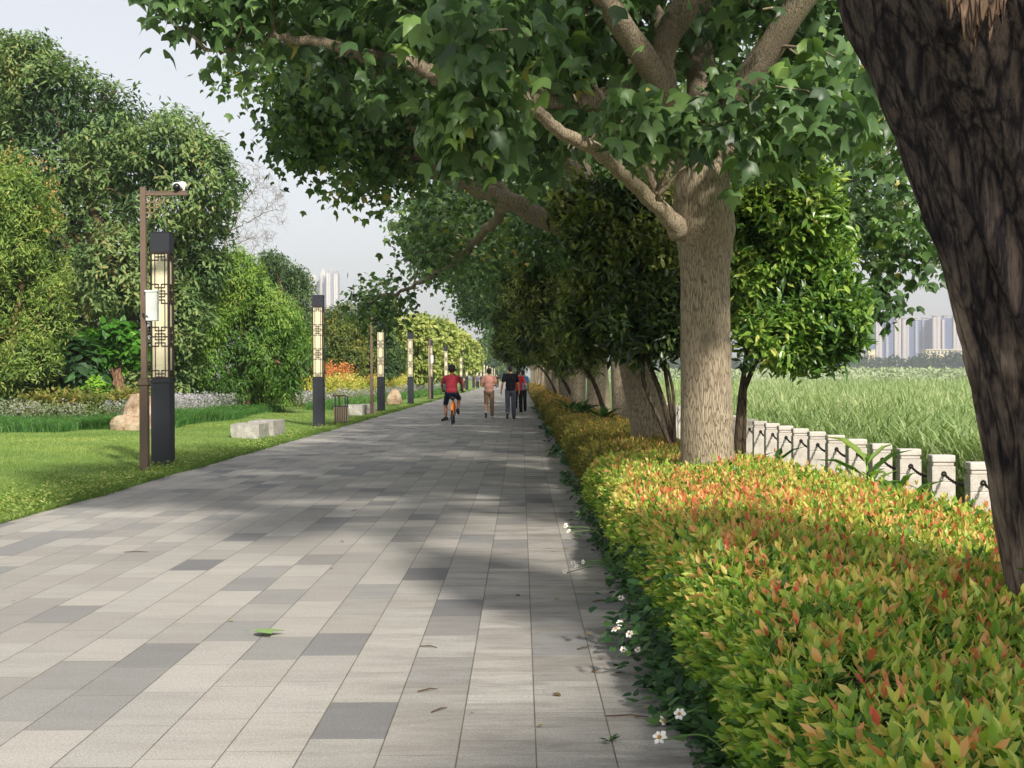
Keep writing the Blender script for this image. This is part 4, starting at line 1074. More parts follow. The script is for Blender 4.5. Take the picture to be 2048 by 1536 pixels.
    twig_leaves(cb, T_LOBED, [t for t in vis if t[3][1] >= 15.7], 34, .13, r, .16, .8, .48, .17, .35, .55)
    twig_leaves(cb, T_MAPLE, [t for t in vis if t[3][0] <= -.9 and t[3][1] < 15.7], 34, .125, r, .14, .8, .47, .17, .35, .55)
    twig_leaves(cb, T_HEART, hid, 30, .21, r, .28, .7, .42, .16)
    cb.build('crown', T['leaf'], root, base, True)
    # ---- leaning second tree
    d1 = 18.2; base = P(1312, 960, d1); base[2] = 0
    root = empty('avenue_tree', base, 'second avenue tree, leaning grey trunk just left of the largest one', 'tree', G)
    tb = MB(); limbs = []; r = rng(33)
    tr = catmull([pp(1318, 975, d1, .30), pp(1308, 920, d1, .26), pp(1292, 830, d1, .24), pp(1272, 740, d1, .225), pp(1256, 650, d1, .215), pp(1238, 560, d1, .21), pp(1215, 490, d1, .20)], 9)
    tb.tube(tr[:, :3], tr[:, 3], 44, disp=bark_disp(15, .06, 20)); limbs.append(tr[40:])
    limb([pp(1220, 505, 18.2, .16), pp(1120, 452, 18.2, .15), pp(1020, 405, 18.1, .125), pp(940, 372, 18.0, .105), pp(860, 338, 17.9, .085), pp(800, 300, 17.8, .06), pp(740, 285, 17.7, .045), pp(680, 262, 17.6, .03)], 14, .03)
    limb([pp(1020, 405, 18.1, .09), pp(960, 320, 18.6, .07), pp(880, 250, 19, .05), pp(800, 190, 19.5, .03)])
    limb([pp(880, 345, 17.9, .05), pp(840, 290, 17.6, .04), pp(815, 240, 17.5, .03), pp(770, 190, 17.3, .02)])
    limb([pp(1212, 490, 18.3, .17), pp(1180, 380, 18.8, .14), pp(1120, 250, 19.4, .11), pp(1080, 80, 20, .07)])
    limb([pp(1222, 500, 18.2, .14), (1.7, 17.2, 5.2, .10), (2.6, 16.4, 6.6, .06)])
    limb([pp(1215, 495, 18.2, .13), (2.4, 19.4, 5.0, .10), (3.9, 20.2, 5.9, .06)])
    limb([pp(1213, 490, 18.2, .13), (.4, 20.2, 5.2, .10), (-.8, 22, 6.0, .06)])
    limb([pp(1020, 405, 18.1, .08), pp(965, 470, 20, .065), pp(890, 535, 22, .05), pp(820, 575, 23, .035), pp(750, 600, 23.5, .02)], 10, .05)
    tips = []
    region(12, 715, 800, 575, 630, 22.5, 24.5); region(44, 800, 1000, 410, 520, 20.5, 25)
    region(36, 580, 800, 120, 250, 16.8, 19); region(5, 450, 560, 130, 165, 16.8, 17.6); region(44, 580, 830, 190, 315, 16.8, 19); region(8, 560, 640, 220, 320, 17, 18)
    region(34, 760, 1050, 210, 360, 18.4, 21); region(6, 780, 1000, 220, 330, 16.9, 17.6); region(10, 640, 800, 330, 400, 17, 18.5)
    q = np.concatenate([np.array(tips), dome_tips(250, r, .8, 18.4, 3.9, 4.3, 8.8, .5, .3)])
    n, rd = limb_nodes(limbs); tw = grow(n, rd, q, r, tb, .007, 5, .05, .1)
    tb.build('trunk', T['bark'], root, base, True)
    cb = MB(); twig_leaves(cb, T_LOBED, tw, 50, .115, r, .20, .75, .50, .17); cb.build('crown', T['leaf'], root, base)
    # ---- the rest of the row, copies of four grown trees
    V = [avenue_variant(40 + i, 38, .15, T_LOBED, 330) for i in range(3)]
    VF = [avenue_variant(50 + i, 17, .29, T_CHIP, 230) for i in range(2)]
    names = ['third avenue tree, dark straight trunk left of the leaning one', 'fourth avenue tree from the viewer, pale trunk left of the dark one', 'fifth avenue tree from the viewer along the hedge', 'sixth avenue tree from the viewer along the hedge', 'seventh avenue tree from the viewer along the hedge', 'eighth avenue tree from the viewer along the hedge']
    D = [27.7, 34.5, 41.5, 48, 55, 63, 71, 80, 90, 101, 113, 126, 140, 156, 174, 195, 220, 250, 285, 325, 370]
    for i, d in enumerate(D):
        tm, cm = (V[i % 3] if d < 66 else VF[i % 2])
        x = 1.78 + r.uniform(-.12, .12) + (.25 if i == 0 else 0) + 0.004 * max(0, d - 90)
        lab = names[i] if i < len(names) else 'one of the far avenue trees whose crowns merge toward the path end'
        root = empty('avenue_tree', (x, d, 0), lab, 'tree', G, r.uniform(0, 6.28))
        s = r.uniform(.94, 1.08); root.scale = (s, s, s * r.uniform(.96, 1.1))
        for nm, me in (('trunk', tm), ('crown', cm)):
            o = bpy.data.objects.new(nm, me); COL.objects.link(o); o.parent = root
    # a second rank of trunks toward the marsh
    for i, d in enumerate([24.5, 38, 52.5, 68]):
        tm, cm = V[(i + 1) % 3] if d < 60 else VF[0]
        root = empty('avenue_tree', (3.3 + .2 * (i % 2), d, -.12), ['rear avenue tree on the marsh side, first behind the leaning trunk', 'rear avenue tree on the marsh side, second along', 'rear avenue tree on the marsh side, third along', 'rear avenue tree on the marsh side, fourth along'][i], 'tree', 'avenue trees on the marsh side', 1.3 * i)
        root.scale = (.8, .8, .92)
        for nm, me in (('trunk', tm), ('crown', cm)):
            o = bpy.data.objects.new(nm, me); COL.objects.link(o); o.parent = root
    build_dark_tree()
    build_understory()

def build_dark_tree():
    """the leaning dark trunk beside the viewer, with ragged hanging bark"""
    r = rng(61); d = 5.35
    base = np.array([2.42, d, 0.0])
    root = empty('dark_leaning_tree', base, 'huge dark leaning trunk with peeling bark at the right edge', 'tree')
    cl = [(2.50, d, -.1, .50), (2.44, d, .35, .44), (2.36, d, .75, .405), (2.28, d, 1.2, .385), (2.20, d, 1.6, .385), (2.10, d, 2.0, .40), (2.00, d, 2.4, .43), (1.905, d - .02, 2.75, .475), (1.80, d - .05, 3.15, .515), (1.86, d - .1, 3.6, .46), (2.0, d - .2, 4.2, .38)]
    q = catmull(cl, 26)
    tb = MB()
    def disp(th, s, rr):
        sh = th.shape
        st = lambda k, z, sd, o: vnoise(np.stack([np.cos(th + s * .25) * k, np.sin(th + s * .25) * k, s * z], -1).reshape(-1, 3), sd, o).reshape(sh)
        low = st(1.2, .9, 3, 2); plate = st(5.5, 1.6, 4, 3); fine = st(14, 4.0, 5, 3)
        ridge = 1 - np.abs(plate) * 1.8
        return rr * (.06 * low + .075 * np.clip(ridge, -.4, 1) + .03 * fine)
    tb.tube(q[:, :3], q[:, 3], 150, disp=disp)
    limbs = [q[len(q) - 30:]]
    def limb(pts, n=14):
        k = catmull(pts, 7); tb.tube(k[:, :3], k[:, 3], n, disp=bark_disp(int(r.integers(99)), .07, 9)); limbs.append(k)
    limb([(1.95, 5.2, 3.9, .34), (2.6, 4.3, 4.8, .26), (3.7, 2.0, 5.0, .18), (4.7, -1.8, 5.6, .10)])
    limb([(1.95, 5.2, 4.0, .2), (1.8, 5.8, 4.6, .14), (1.6, 6.6, 5.2, .07)])
    limb([(1.95, 5.15, 4.0, .26), (2.2, 4.2, 5.0, .18), (3.6, 1.0, 5.2, .12), (4.4, -2.6, 5.6, .06)])
    limb([(2.0, 5.2, 4.1, .28), (2.6, 4.6, 5.2, .2), (4.4, 1.6, 5.3, .13), (5.6, -2.0, 5.8, .06)])
    tips = np.concatenate([dome_tips(130, r, 4.9, -2.8, 4.3, 1.9, 6.4, .4), dome_tips(22, r, 1.5, 6.6, 4.9, 1.2, 6.0, .4)])  # crown tips out of view, placed to shade the near hedge and path
    n, rd = limb_nodes(limbs); tw = grow(n, rd, tips, r, tb, .007)
    bark = NT('charred_ragged_bark'); v = bark.obj()
    vv = bark.mapped(v, (26, 26, 2.6)); w = bark.n('VectorMath', {0: vv, 1: bark.n('TexNoise', {'Vector': v, 'Scale': 3.5, 'Detail': 3.0}).outputs['Color']}, operation='ADD').outputs[0]
    ck = bark.ramp(bark.n('TexVoronoi', {'Vector': bark.mapped(w, (.55, .55, .8)), 'Scale': 1.0}, feature='DISTANCE_TO_EDGE').outputs['Distance'], [(0.0, .25), (.05, .65), (.16, 1.0)])
    f1 = bark.math('ADD', bark.math('MULTIPLY', bark.noise(w, 1.3, 6, .66), .72), bark.math('MULTIPLY', ck, .26)); f2 = bark.noise(bark.mapped(v, (90, 90, 12)), 1.0, 5, .7); big = bark.noise(v, 1.6, 4, .6)
    h = bark.math('ADD', bark.math('MULTIPLY', f1, .7), bark.math('MULTIPLY', f2, .35))
    sz = bark.n('SeparateXYZ', {0: v}).outputs[2]
    c1 = bark.ramp(h, [(.37, srgb(36, 31, 30)), (.49, srgb(92, 80, 73)), (.60, srgb(132, 116, 104)), (.75, srgb(170, 153, 138))])
    c2 = bark.ramp(h, [(.38, srgb(22, 20, 23)), (.54, srgb(48, 43, 45)), (.68, srgb(98, 86, 79))])
    zz = bark.n('MapRange', {0: sz, 1: .8, 2: 2.6, 3: -.10, 4: .20}).outputs[0]
    blk = bark.ramp(bark.math('ADD', big, zz), [(.42, 0.0), (.56, 1.0)])
    m = bark.done(bark.bsdf(bark.mix(blk, c1, c2), .95, bark.bump(h, 1.0, .03), 0, .1))
    tb.build('trunk', m, root, base, True)
    cb = MB(); twig_leaves(cb, T_HEART, tw, 30, .2, r, .26, .75, .42, .16); cb.build('crown', tree_mats()['leaf'], root, base)
    # hanging strips of peeled bark
    pb = barkmat('peeled_bark', srgb(58, 46, 40), srgb(104, 84, 68), srgb(146, 122, 100), 2.0, 22, 1.0, .02)
    def flap(px, py, w, L, k):
        """a torn sheet of bark, creased and ragged along its lower edge"""
        nu, nv = 15, 22; c = P(px, py, 4.70)
        U, W = np.meshgrid(np.linspace(-1, 1, nu), np.linspace(0, 1, nv))
        q = np.stack([U * 2.2 + k, W * 3.0, U * 0 + k], -1).reshape(-1, 3)
        crease = vnoise(q * [2.2, .7, 1], 60 + k, 3).reshape(U.shape); rag = vnoise(np.stack([U[0] * 5 + k, U[0] * 0, U[0] * 0], 1), 70 + k, 3)
        len_ = L * (.62 + .42 * (rag + .3 * np.cos(U[0] * 3)))[None, :]
        x = c[0] + w * U * (1 - .35 * W ** 2) + .012 * crease; z = c[2] - len_ * W
        y = c[1] + .03 * U ** 2 - .035 * np.sin(W * PI * .8) - .022 * crease - .02 * W
        V = np.stack([x, y, z], -1).reshape(-1, 3)
        i = np.arange(nv - 1)[:, None] * nu; j = np.arange(nu - 1)[None]
        F = np.stack([i + j, i + nu + j, i + nu + j + 1, i + j + 1], -1).reshape(-1, 4)
        MB().add(np.concatenate([V, V + [0, .007, 0]]), [F, F[:, ::-1] + len(V)]).build('bark_flap', pb, root, base, True)
    flap(1950, -45, .075, .30, 1); flap(1985, -40, .035, .22, 4); flap(1890, -50, .05, .15, 7); flap(1830, -40, .06, .11, 9)

def small_crown(lobes, nshoot, r, size, k, tmpl, mat, root, base, var, shell=(.62, 1.04), along=.75, droop=.1, jit=.05, keep=.6, varj=.13, low=-2, tone=None, inner=1.7):
    p, nn = lobe_points(lobes, nshoot, r, shell, keep, low)
    sc = .75 / max(.25, float(np.mean([np.mean(l[1]) for l in lobes])))
    cl = vnoise(p * sc * 2.6, int(r.integers(50)), 2); ok = cl + r.uniform(-.25, .25, len(p)) > -.24; p, nn, cl = p[ok], nn[ok], cl[ok]
    vv = var + .10 * cl + .20 * vnoise(p * 1.6, int(r.integers(50)), 3)
    if tone is not None: vv = vv + tone(p)
    cb = MB(); rosettes(cb, tmpl, p, unit(nn + r.normal(size=nn.shape) * .5 + [0, 0, .25]), k, size, r, along, droop, jit, vv, varj)
    p, nn = lobe_points(lobes, n_in(nshoot), r, (.3, .62), .15, -2)      # inner leaves, the crown's shaded depth put into their darker colour
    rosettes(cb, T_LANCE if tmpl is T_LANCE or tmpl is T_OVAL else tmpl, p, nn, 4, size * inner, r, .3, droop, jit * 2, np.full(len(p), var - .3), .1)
    return cb.build('crown', mat, root, base)

def n_in(n): return int(n * .45)

def build_understory():
    """clipped evergreen bushes on thin stems between the avenue trunks"""
    m = leafmat('glossy_evergreen_leaf', [(0, srgb(32, 52, 28)), (.35, srgb(64, 98, 44)), (.6, srgb(106, 142, 56)), (.82, srgb(152, 178, 76)), (1, srgb(190, 192, 104))], .32, .3, .5)
    m2 = leafmat('olive_evergreen_leaf', [(0, srgb(30, 46, 26)), (.35, srgb(64, 86, 42)), (.6, srgb(108, 126, 58)), (.82, srgb(156, 164, 84)), (1, srgb(192, 188, 116))], .3, .34, .5)
    stem = barkmat('thin_dark_bark', srgb(40, 34, 28), srgb(70, 60, 48), srgb(100, 88, 70), 3, 20, .5, .01)
    G = 'evergreen bushes between the avenue trees'
    def bush(label, seed, d, lobes, stems, n, size=.115, var=.4):
        r = rng(seed); L = []
        for (px, py, rad, *dd) in lobes:
            dz = d + (dd[0] if dd else r.uniform(-.4, .4)); L.append((P(px, py, dz), rad / FPX * dz))
        b = P(stems[0][0][0], stems[0][0][1], d); base = np.array([b[0], b[1], 0.0])
        root = empty('evergreen_bush', base, label, 'bush', G)
        sb = MB(); lim = []
        for s in stems:
            q = catmull([(*P(px, py, d + (dd if i else 0)), rr) for i, (px, py, rr, dd) in enumerate([(*t, .0)[:4] for t in s])], 6)
            q[0, 2] = -.05
            sb.tube(q[:, :3], q[:, 3], 10, disp=bark_disp(seed, .08, 6)); lim.append(q)
        nn, rd = limb_nodes(lim)
        tips, _ = lobe_points(L, 70, r, (.4, .95), .3)
        grow(nn, rd, tips, r, sb, .004, 5, .03, .12)
        sb.build('stem', stem, root, base, True)
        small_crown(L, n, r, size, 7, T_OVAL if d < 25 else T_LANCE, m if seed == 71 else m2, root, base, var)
    bush('evergreen bush with bright sunlit leaves on two thin stems right of the largest trunk', 71, 16.0,
         [(1590, 420, 95), (1540, 520, 85), (1625, 530, 95), (1560, 620, 95), (1640, 630, 85), (1535, 670, 70), (1600, 680, 62), (1655, 690, 50), (1500, 560, 70), (1610, 365, 55), (1680, 590, 50), (1690, 660, 42), (1500, 440, 60)],
         [[(1474, 905, .05), (1482, 800, .045), (1488, 740, .03), (1500, 640, .02)], [(1484, 790, .035), (1508, 730, .03), (1530, 690, .025), (1580, 600, .015)]], 3400, .125, .66)
    bush('low bushy evergreen clump against the left of the largest trunk', 72, 16.6,
         [(1300, 640, 62), (1255, 655, 45), (1335, 610, 45), (1335, 670, 40), (1280, 690, 35), (1225, 640, 30)],
         [[(1345, 900, .03), (1310, 820, .03), (1285, 750, .026), (1300, 670, .015)], [(1349, 860, .02), (1345, 780, .02), (1325, 700, .012)]], 1300, .115, .44)
    bush('dark evergreen bush behind the forked limb of the largest trunk', 73, 16.9,
         [(1290, 430, 85), (1330, 520, 70), (1240, 500, 80), (1200, 590, 75), (1280, 580, 75), (1180, 480, 60), (1160, 410, 55), (1230, 400, 60), (1210, 660, 55), (1150, 660, 50)],
         [[(1352, 905, .045), (1325, 800, .035), (1290, 700, .028), (1262, 560, .02)], [(1352, 890, .03), (1330, 740, .025), (1310, 600, .015)]], 2700, .12, .60)
    bush('evergreen bush with pale blossom clusters overhanging the hedge', 74, 29.0,
         [(1120, 470, 70), (1085, 540, 65), (1150, 560, 75), (1060, 600, 50), (1110, 640, 75), (1170, 660, 60), (1060, 670, 50), (1120, 705, 45), (1075, 450, 40), (1180, 720, 30), (1190, 560, 60)],
         [[(1215, 845, .06), (1190, 770, .045), (1150, 700, .03), (1120, 600, .02)]], 2800, .14, .62)
    bush('fourth evergreen bush along the hedge, before the walkers in red and blue', 75, 42.0,
         [(1040, 560, 45), (1070, 630, 50), (1030, 640, 40), (1050, 690, 42), (1090, 690, 38), (1020, 690, 28)],
         [[(1150, 805, .06), (1120, 750, .045), (1080, 700, .03)]], 1500, .19, .40)
    bush('fifth evergreen bush along the hedge, farthest and darkest', 76, 60.0,
         [(1020, 640, 34), (1050, 680, 34), (1010, 690, 28), (1035, 715, 24), (1075, 700, 24)],
         [[(1115, 790, .06), (1090, 745, .045), (1050, 710, .03)]], 700, .25, .36)
    # pale blossom sprays on the fourth bush belong to its own crown
    r = rng(79); cb = MB()
    L = [(P(1150, 640, 28.2), .30), (P(1165, 675, 28.1), .24), (P(1135, 610, 28.2), .2)]
    p, nn = lobe_points(L, 500, r, (.7, 1.1), .4)
    rosettes(cb, T_CHIP, p, nn, 4, .045, r, .5, .1, .03, np.full(len(p), .6))
    par = [o for o in bpy.data.objects if o.get('label', '').startswith('evergreen bush with pale blossom')][0]
    cb.build('blossom', leafmat('pale_blossom', [(0, srgb(150, 140, 100)), (1, srgb(214, 206, 176))], .3, .7, .1), par, np.array(par.location))

# ------------------------------------------------------------------ the wooded left side
def px_lobes(lst, d, r, dj=1.2, flat=1.0):
    L = []
    for (px, py, rad) in lst:
        dz = d + r.uniform(-dj, dj); q = rad / FPX * dz
        L.append((P(px, py, dz), (q, q * 1.15, q * flat)))
    return L

def left_tree(name, label, cat, seed, d, lobes, trunkpx, n, k, size, tmpl, mat, bark, var=.45, droop=.8, along=.55, tr=.28, group=None, jit=.12, dj=1.2, tone=None, stems=1, extra=None, shell=(.72, 1.04), keep=.62):
    r = rng(seed); L = px_lobes(lobes, d, r, dj)
    if extra: L += extra
    tx, ty, tt = trunkpx
    b = P(tx, ty, d); base = np.array([b[0], d, float(lawn_z(b[0])) - .02])
    root = empty(name, base, label, cat, group)
    tb = MB(); lim = []
    for s in range(stems):
        o = np.array([r.uniform(-.5, .5), r.uniform(-.5, .5), 0]) if s else np.zeros(3)
        top = P(tx, tt, d) + o
        q = catmull([(*(base + o * .5), tr * 1.25), (*(base * .6 + top * .4 + o * .3), tr), (*top, tr * .8)], 7)
        tb.tube(q[:, :3], q[:, 3], 18, disp=bark_disp(seed + s, .12, 10)); lim.append(q[3:])
    for c, rd in L[:12]:
        c = np.asarray(c); top = lim[0][-1, :3]
        if np.linalg.norm(c - top) < .4: continue
        mid = (top + c) / 2 + r.normal(size=3) * .2 + [0, 0, -.2]
        q = catmull([(*top, tr * .55), (*mid, tr * .35), (*c, .03)], 5); tb.tube(q[:, :3], q[:, 3], 8); lim.append(q)
    nn, rr = limb_nodes(lim)
    tips, _ = lobe_points(L, 60, r, (.5, .95), .3)
    grow(nn, rr, tips, r, tb, .012, 4)
    tb.build('trunk', bark, root, base, True)
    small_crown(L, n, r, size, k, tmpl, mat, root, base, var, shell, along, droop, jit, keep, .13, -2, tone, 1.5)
    return root

def build_left_trees():
    bark = barkmat('rough_brown_bark', srgb(84, 62, 46), srgb(132, 102, 78), srgb(176, 146, 116), 2, 12, .8, .03)
    mango = leafmat('mango_leaf', [(0, srgb(38, 58, 36)), (.35, srgb(70, 98, 56)), (.6, srgb(108, 134, 78)), (.85, srgb(138, 156, 96)), (1, srgb(160, 154, 100))], .3, .5, .25)
    lime = leafmat('yellow_green_leaf', [(0, srgb(56, 80, 36)), (.4, srgb(104, 134, 58)), (.7, srgb(150, 170, 84)), (1, srgb(192, 184, 110))], .35, .45, .35)
    fresh = leafmat('fresh_green_leaf', [(0, srgb(44, 74, 30)), (.4, srgb(92, 132, 52)), (.7, srgb(136, 168, 72)), (1, srgb(178, 188, 98))], .38, .45, .35)
    olive = leafmat('olive_green_leaf', [(0, srgb(44, 60, 26)), (.4, srgb(88, 108, 46)), (.7, srgb(134, 144, 68)), (1, srgb(176, 160, 86))], .35, .5, .3)
    heart = leafmat('broad_bright_leaf', [(0, srgb(40, 82, 28)), (.5, srgb(84, 140, 44)), (1, srgb(150, 190, 70))], .4, .4, .35)
    A = [(15, 185, 108), (105, 215, 100), (-60, 260, 110), (200, 268, 108), (60, 330, 120), (160, 380, 120), (300, 310, 115), (390, 365, 92), (440, 345, 52), (290, 420, 110), (380, 455, 85), (425, 430, 45), (100, 480, 120), (230, 540, 110), (330, 560, 95), (180, 640, 95), (290, 660, 90), (360, 640, 70), (60, 590, 110), (240, 740, 70), (330, 740, 60), (120, 730, 80), (465, 380, 30), (40, 115, 45), (-120, 420, 130), (-110, 620, 130), (405, 540, 45), (60, 150, 82), (150, 205, 85), (250, 245, 80), (340, 300, 78), (420, 330, 55), (-20, 150, 90)]
    left_tree('mango_tree', 'huge dark green mango tree, tallest on the left, with drooping leaves', 'tree', 101, 47.0, A, (250, 836, 600), 11500, 8, .225, T_OVAL, mango, bark, .60, .5, .6, .38, None, .12, 1.6)
    B = [(25, 400, 62), (70, 440, 52), (-20, 440, 70), (20, 500, 72), (75, 540, 58), (-40, 560, 80), (40, 600, 75), (90, 640, 50), (10, 690, 70), (-60, 680, 80), (60, 720, 55), (105, 590, 28), (30, 345, 40), (85, 375, 26), (110, 700, 35), (15, 640, 60), (-10, 745, 50), (30, 760, 42)]
    B_root = left_tree('yellow_green_tree', 'yellow-green bushy tree with rusty flower tips at the left edge', 'tree', 102, 41.0, B, (20, 848, 690), 5200, 8, .19, T_LANCE, lime, bark, .50, .35, .7, .2, None, .10, 1.0)
    r = rng(103); cb = MB()
    for (px, py) in [(12, 318), (22, 300), (60, 335), (84, 330), (98, 345), (108, 368), (40, 322), (100, 388), (-10, 330), (118, 430), (104, 470), (75, 420), (20, 420), (112, 395)]:
        c = P(px, py, 40.2 + r.uniform(-.5, .5)); n = 15
        p = c + r.normal(size=(n, 3)) * [.10, .10, .17]
        leaves(cb, T_CHIP, p, r.normal(size=(n, 3)) * .6 + [0, 0, 1], r.normal(size=(n, 3)), .09, r.uniform(0, 1, n))
    cb.build('flower_sprays', leafmat('rusty_flowers', [(0, srgb(150, 116, 70)), (1, srgb(206, 170, 112))], .3, .8, .1), B_root, np.array(B_root.location))
    left_tree('broad_leaf_tree', 'small tree with a pale brown trunk and bright broad leaves behind the boulder', 'tree', 104, 43.0,
              [(225, 690, 36), (255, 705, 32), (200, 705, 28), (235, 665, 24), (270, 690, 20), (190, 680, 20)], (233, 850, 715), 420, 5, .22, T_HEART, heart, bark, .55, .5, .6, .25, None, .08, .5)
    left_tree('broad_leaf_bush', 'dark broad-leaved bush under the yellow-green tree', 'bush', 105, 42.0,
              [(60, 760, 42), (110, 750, 45), (150, 720, 40), (150, 770, 40), (20, 780, 40), (190, 770, 30), (-30, 770, 45)], (100, 850, 790), 700, 5, .26, T_HEART, leafmat('dark_broad_leaf', [(0, srgb(28, 54, 28)), (.5, srgb(60, 98, 48)), (1, srgb(110, 150, 70))], .3, .35, .5), bark, .45, .6, .6, .05, None, .1, .6, None, 3)
    left_tree('young_broad_leaf_bush', 'small bright lime bush left of the pale brown trunk', 'bush', 106, 41.0, [(185, 782, 16), (192, 770, 13), (200, 786, 14)], (190, 850, 800), 90, 5, .2, T_HEART, heart, bark, .85, .5, .6, .03, None, .05, .2)
    Dl = [(420, 560, 55), (470, 545, 50), (520, 585, 55), (455, 620, 70), (540, 640, 62), (400, 650, 60), (490, 690, 80), (575, 690, 52), (420, 730, 62), (540, 745, 62), (380, 720, 45), (605, 730, 38), (460, 775, 40), (580, 770, 35), (390, 590, 45), (500, 775, 35), (395, 775, 36)]
    left_tree('feathery_tree', 'bright green feathery tree drooping to the flower bed behind the first lantern', 'tree', 107, 50.0, Dl, (490, 815, 660), 6800, 9, .18, T_LANCE, fresh, bark, .52, .75, .6, .16, None, .09, 1.2, lambda p: .12 * np.clip((p[:, 2] - 3.2) / 2, -1, 1))  # leaf colour paler with height, a sunlit top painted in
    E = [(545, 545, 42), (590, 585, 40), (575, 640, 45), (615, 640, 35), (610, 690, 35), (545, 520, 22), (630, 690, 22), (595, 560, 25), (590, 545, 16)]
    left_tree('dark_round_tree', 'mid green tree rising behind the feathery one, with a leafy tip', 'tree', 108, 66.0, E, (590, 815, 650), 1700, 7, .22, T_LANCE, mango, bark, .5, .5, .6, .18, None, .1, 1.2)
    F1 = [(655, 640, 24), (690, 632, 28), (640, 680, 28), (680, 680, 36), (720, 665, 28), (660, 720, 32), (700, 725, 34), (735, 720, 26), (640, 740, 25), (690, 755, 22)]
    left_tree('bushy_tree', 'rounded olive bushy tree just right of the second lantern', 'tree', 109, 76.0, F1, (680, 805, 700), 1700, 7, .26, T_LANCE, olive, bark, .5, .5, .6, .14, None, .1, 1.0)
    F2 = [(735, 640, 24), (760, 665, 28), (755, 705, 30), (780, 700, 24), (735, 690, 24), (790, 730, 22), (765, 740, 22)]
    left_tree('bushy_tree', 'dark green bushy tree behind the third lantern', 'tree', 110, 84.0, F2, (760, 795, 700), 1400, 7, .27, T_LANCE, mango, bark, .48, .5, .6, .14, None, .1, 1.0)
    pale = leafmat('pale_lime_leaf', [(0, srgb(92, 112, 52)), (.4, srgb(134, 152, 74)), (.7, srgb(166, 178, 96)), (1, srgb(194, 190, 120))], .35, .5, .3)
    G = 'rounded trees beyond the flower beds'
    row = [(97, [(790, 672, 34), (830, 664, 32), (800, 705, 38), (770, 660, 20), (840, 700, 34), (812, 735, 30), (776, 700, 30), (780, 735, 26), (846, 735, 24)], 'yellow-green rounded tree behind the fourth lantern', olive),
           (116, [(845, 668, 36), (878, 670, 32), (850, 706, 34), (885, 708, 30), (862, 735, 26), (892, 735, 22)], 'yellow-green rounded tree between the fourth and fifth lanterns', lime),
           (138, [(890, 676, 30), (914, 688, 28), (898, 710, 28), (920, 716, 24), (905, 738, 20)], 'rounded tree above the cyclist, first of the faded row', lime),
           (165, [(918, 690, 24), (936, 700, 20), (924, 720, 22), (940, 728, 16)], 'smaller faded rounded tree right of the cyclist', olive),
           (200, [(938, 704, 17), (950, 714, 14), (944, 728, 15)], 'farthest faded rounded tree at the end of the lawn', olive)]
    for i, (d, L, lab, m) in enumerate(row):
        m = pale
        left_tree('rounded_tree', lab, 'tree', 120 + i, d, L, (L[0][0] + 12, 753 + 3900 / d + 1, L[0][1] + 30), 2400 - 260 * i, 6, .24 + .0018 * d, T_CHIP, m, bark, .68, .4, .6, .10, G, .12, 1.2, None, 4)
    for i, (d, px, py, rr) in enumerate([(270, 962, 700, 13), (300, 978, 690, 14), (330, 955, 718, 12), (350, 988, 716, 13), (430, 1005, 725, 13), (450, 1030, 728, 14)]):
        left_tree('far_tree', ['grey-green far tree left of the path end', 'taller grey-green far tree above the path end', 'low far tree left of the path end', 'far tree closest to the path end', 'faint tree closing the path end on its left', 'faint tree closing the path end on its right'][i], 'tree', 130 + i, d,
                  [(px, py, rr), (px + 6, py + 14, rr), (px - 6, py + 20, rr), (px, py - rr, rr * .6)], (px, 766, py + 22), 420, 6, .75, T_CHIP, mango, bark, .5, .3, .6, .12, 'far trees at the path end', .2, 2)
    # bare tree against the sky
    r = rng(140); d = 74.0; base = P(445, 806, d); base[2] = .1
    root = empty('bare_tree', base, 'leafless grey tree with fine spreading twigs against the sky', 'tree')
    tb = MB(); lim = []
    for pts in ([(447, 806, .2), (446, 640, .17), (450, 520, .13), (452, 470, .10)], [(452, 480, .09), (475, 430, .07), (505, 385, .05), (520, 350, .02)], [(452, 470, .08), (490, 445, .06), (530, 425, .04), (562, 418, .02)], [(452, 465, .07), (462, 420, .05), (475, 370, .03), (490, 340, .015)], [(455, 490, .06), (490, 480, .04), (515, 470, .02)]):
        q = catmull([(*P(a, b, d), w * .55) for a, b, w in pts], 6); q[2:, :3] += r.normal(size=(len(q) - 2, 3)) * .05
        tb.tube(q[:, :3], q[:, 3], 7); lim.append(q)
    nn, rr = limb_nodes(lim); tips = []
    while len(tips) < 190:
        a, b = r.uniform(455, 572), r.uniform(322, 505)
        if ((a - 500) / 70) ** 2 + ((b - 415) / 88) ** 2 < 1: tips.append(P(a, b, d + r.uniform(-1.2, 1.2)))
    tw = grow(nn, rr, np.array(tips), r, tb, .007, 4, .02, .22)
    ends = np.concatenate([np.repeat(np.array(tw)[:, 3], 3, 0), np.repeat(np.array(tw)[:, 2], 2, 0)])
    for e in ends: 
        g = e + unit(r.normal(size=3) + [.4, 0, .3]) * r.uniform(.2, .55); tb.tube([e, (e + g) / 2 + r.normal(size=3) * .03, g], [.007, .006, .004], 3, caps=False)
    tb.build('trunk', barkmat('dry_grey_bark', srgb(104, 94, 88), srgb(136, 126, 118), srgb(160, 150, 142)), root, base)
# ------------------------------------------------------------------ hedges, beds, weeds
def hedge_right(y):
    return np.interp(y, [0, 6, 8.6, 10.5, 13.7, 16, 25, 60, 400], [3.3, 3.2, 3.0, 2.75, 2.25, 2.2, 2.1, 2.1, 2.4])
def hedge_left(y):
    return .80 + .03 * np.sin(np.asarray(y) * 1.7) + .02 * np.sin(np.asarray(y) * 4.1)
def hedge_top(x, y):
    q = np.stack([np.asarray(x) * 1.3, np.asarray(y) * 1.3, np.asarray(x) * 0], -1)
    return .57 + .07 * vnoise(q.reshape(-1, 3), 12, 3).reshape(np.shape(x))

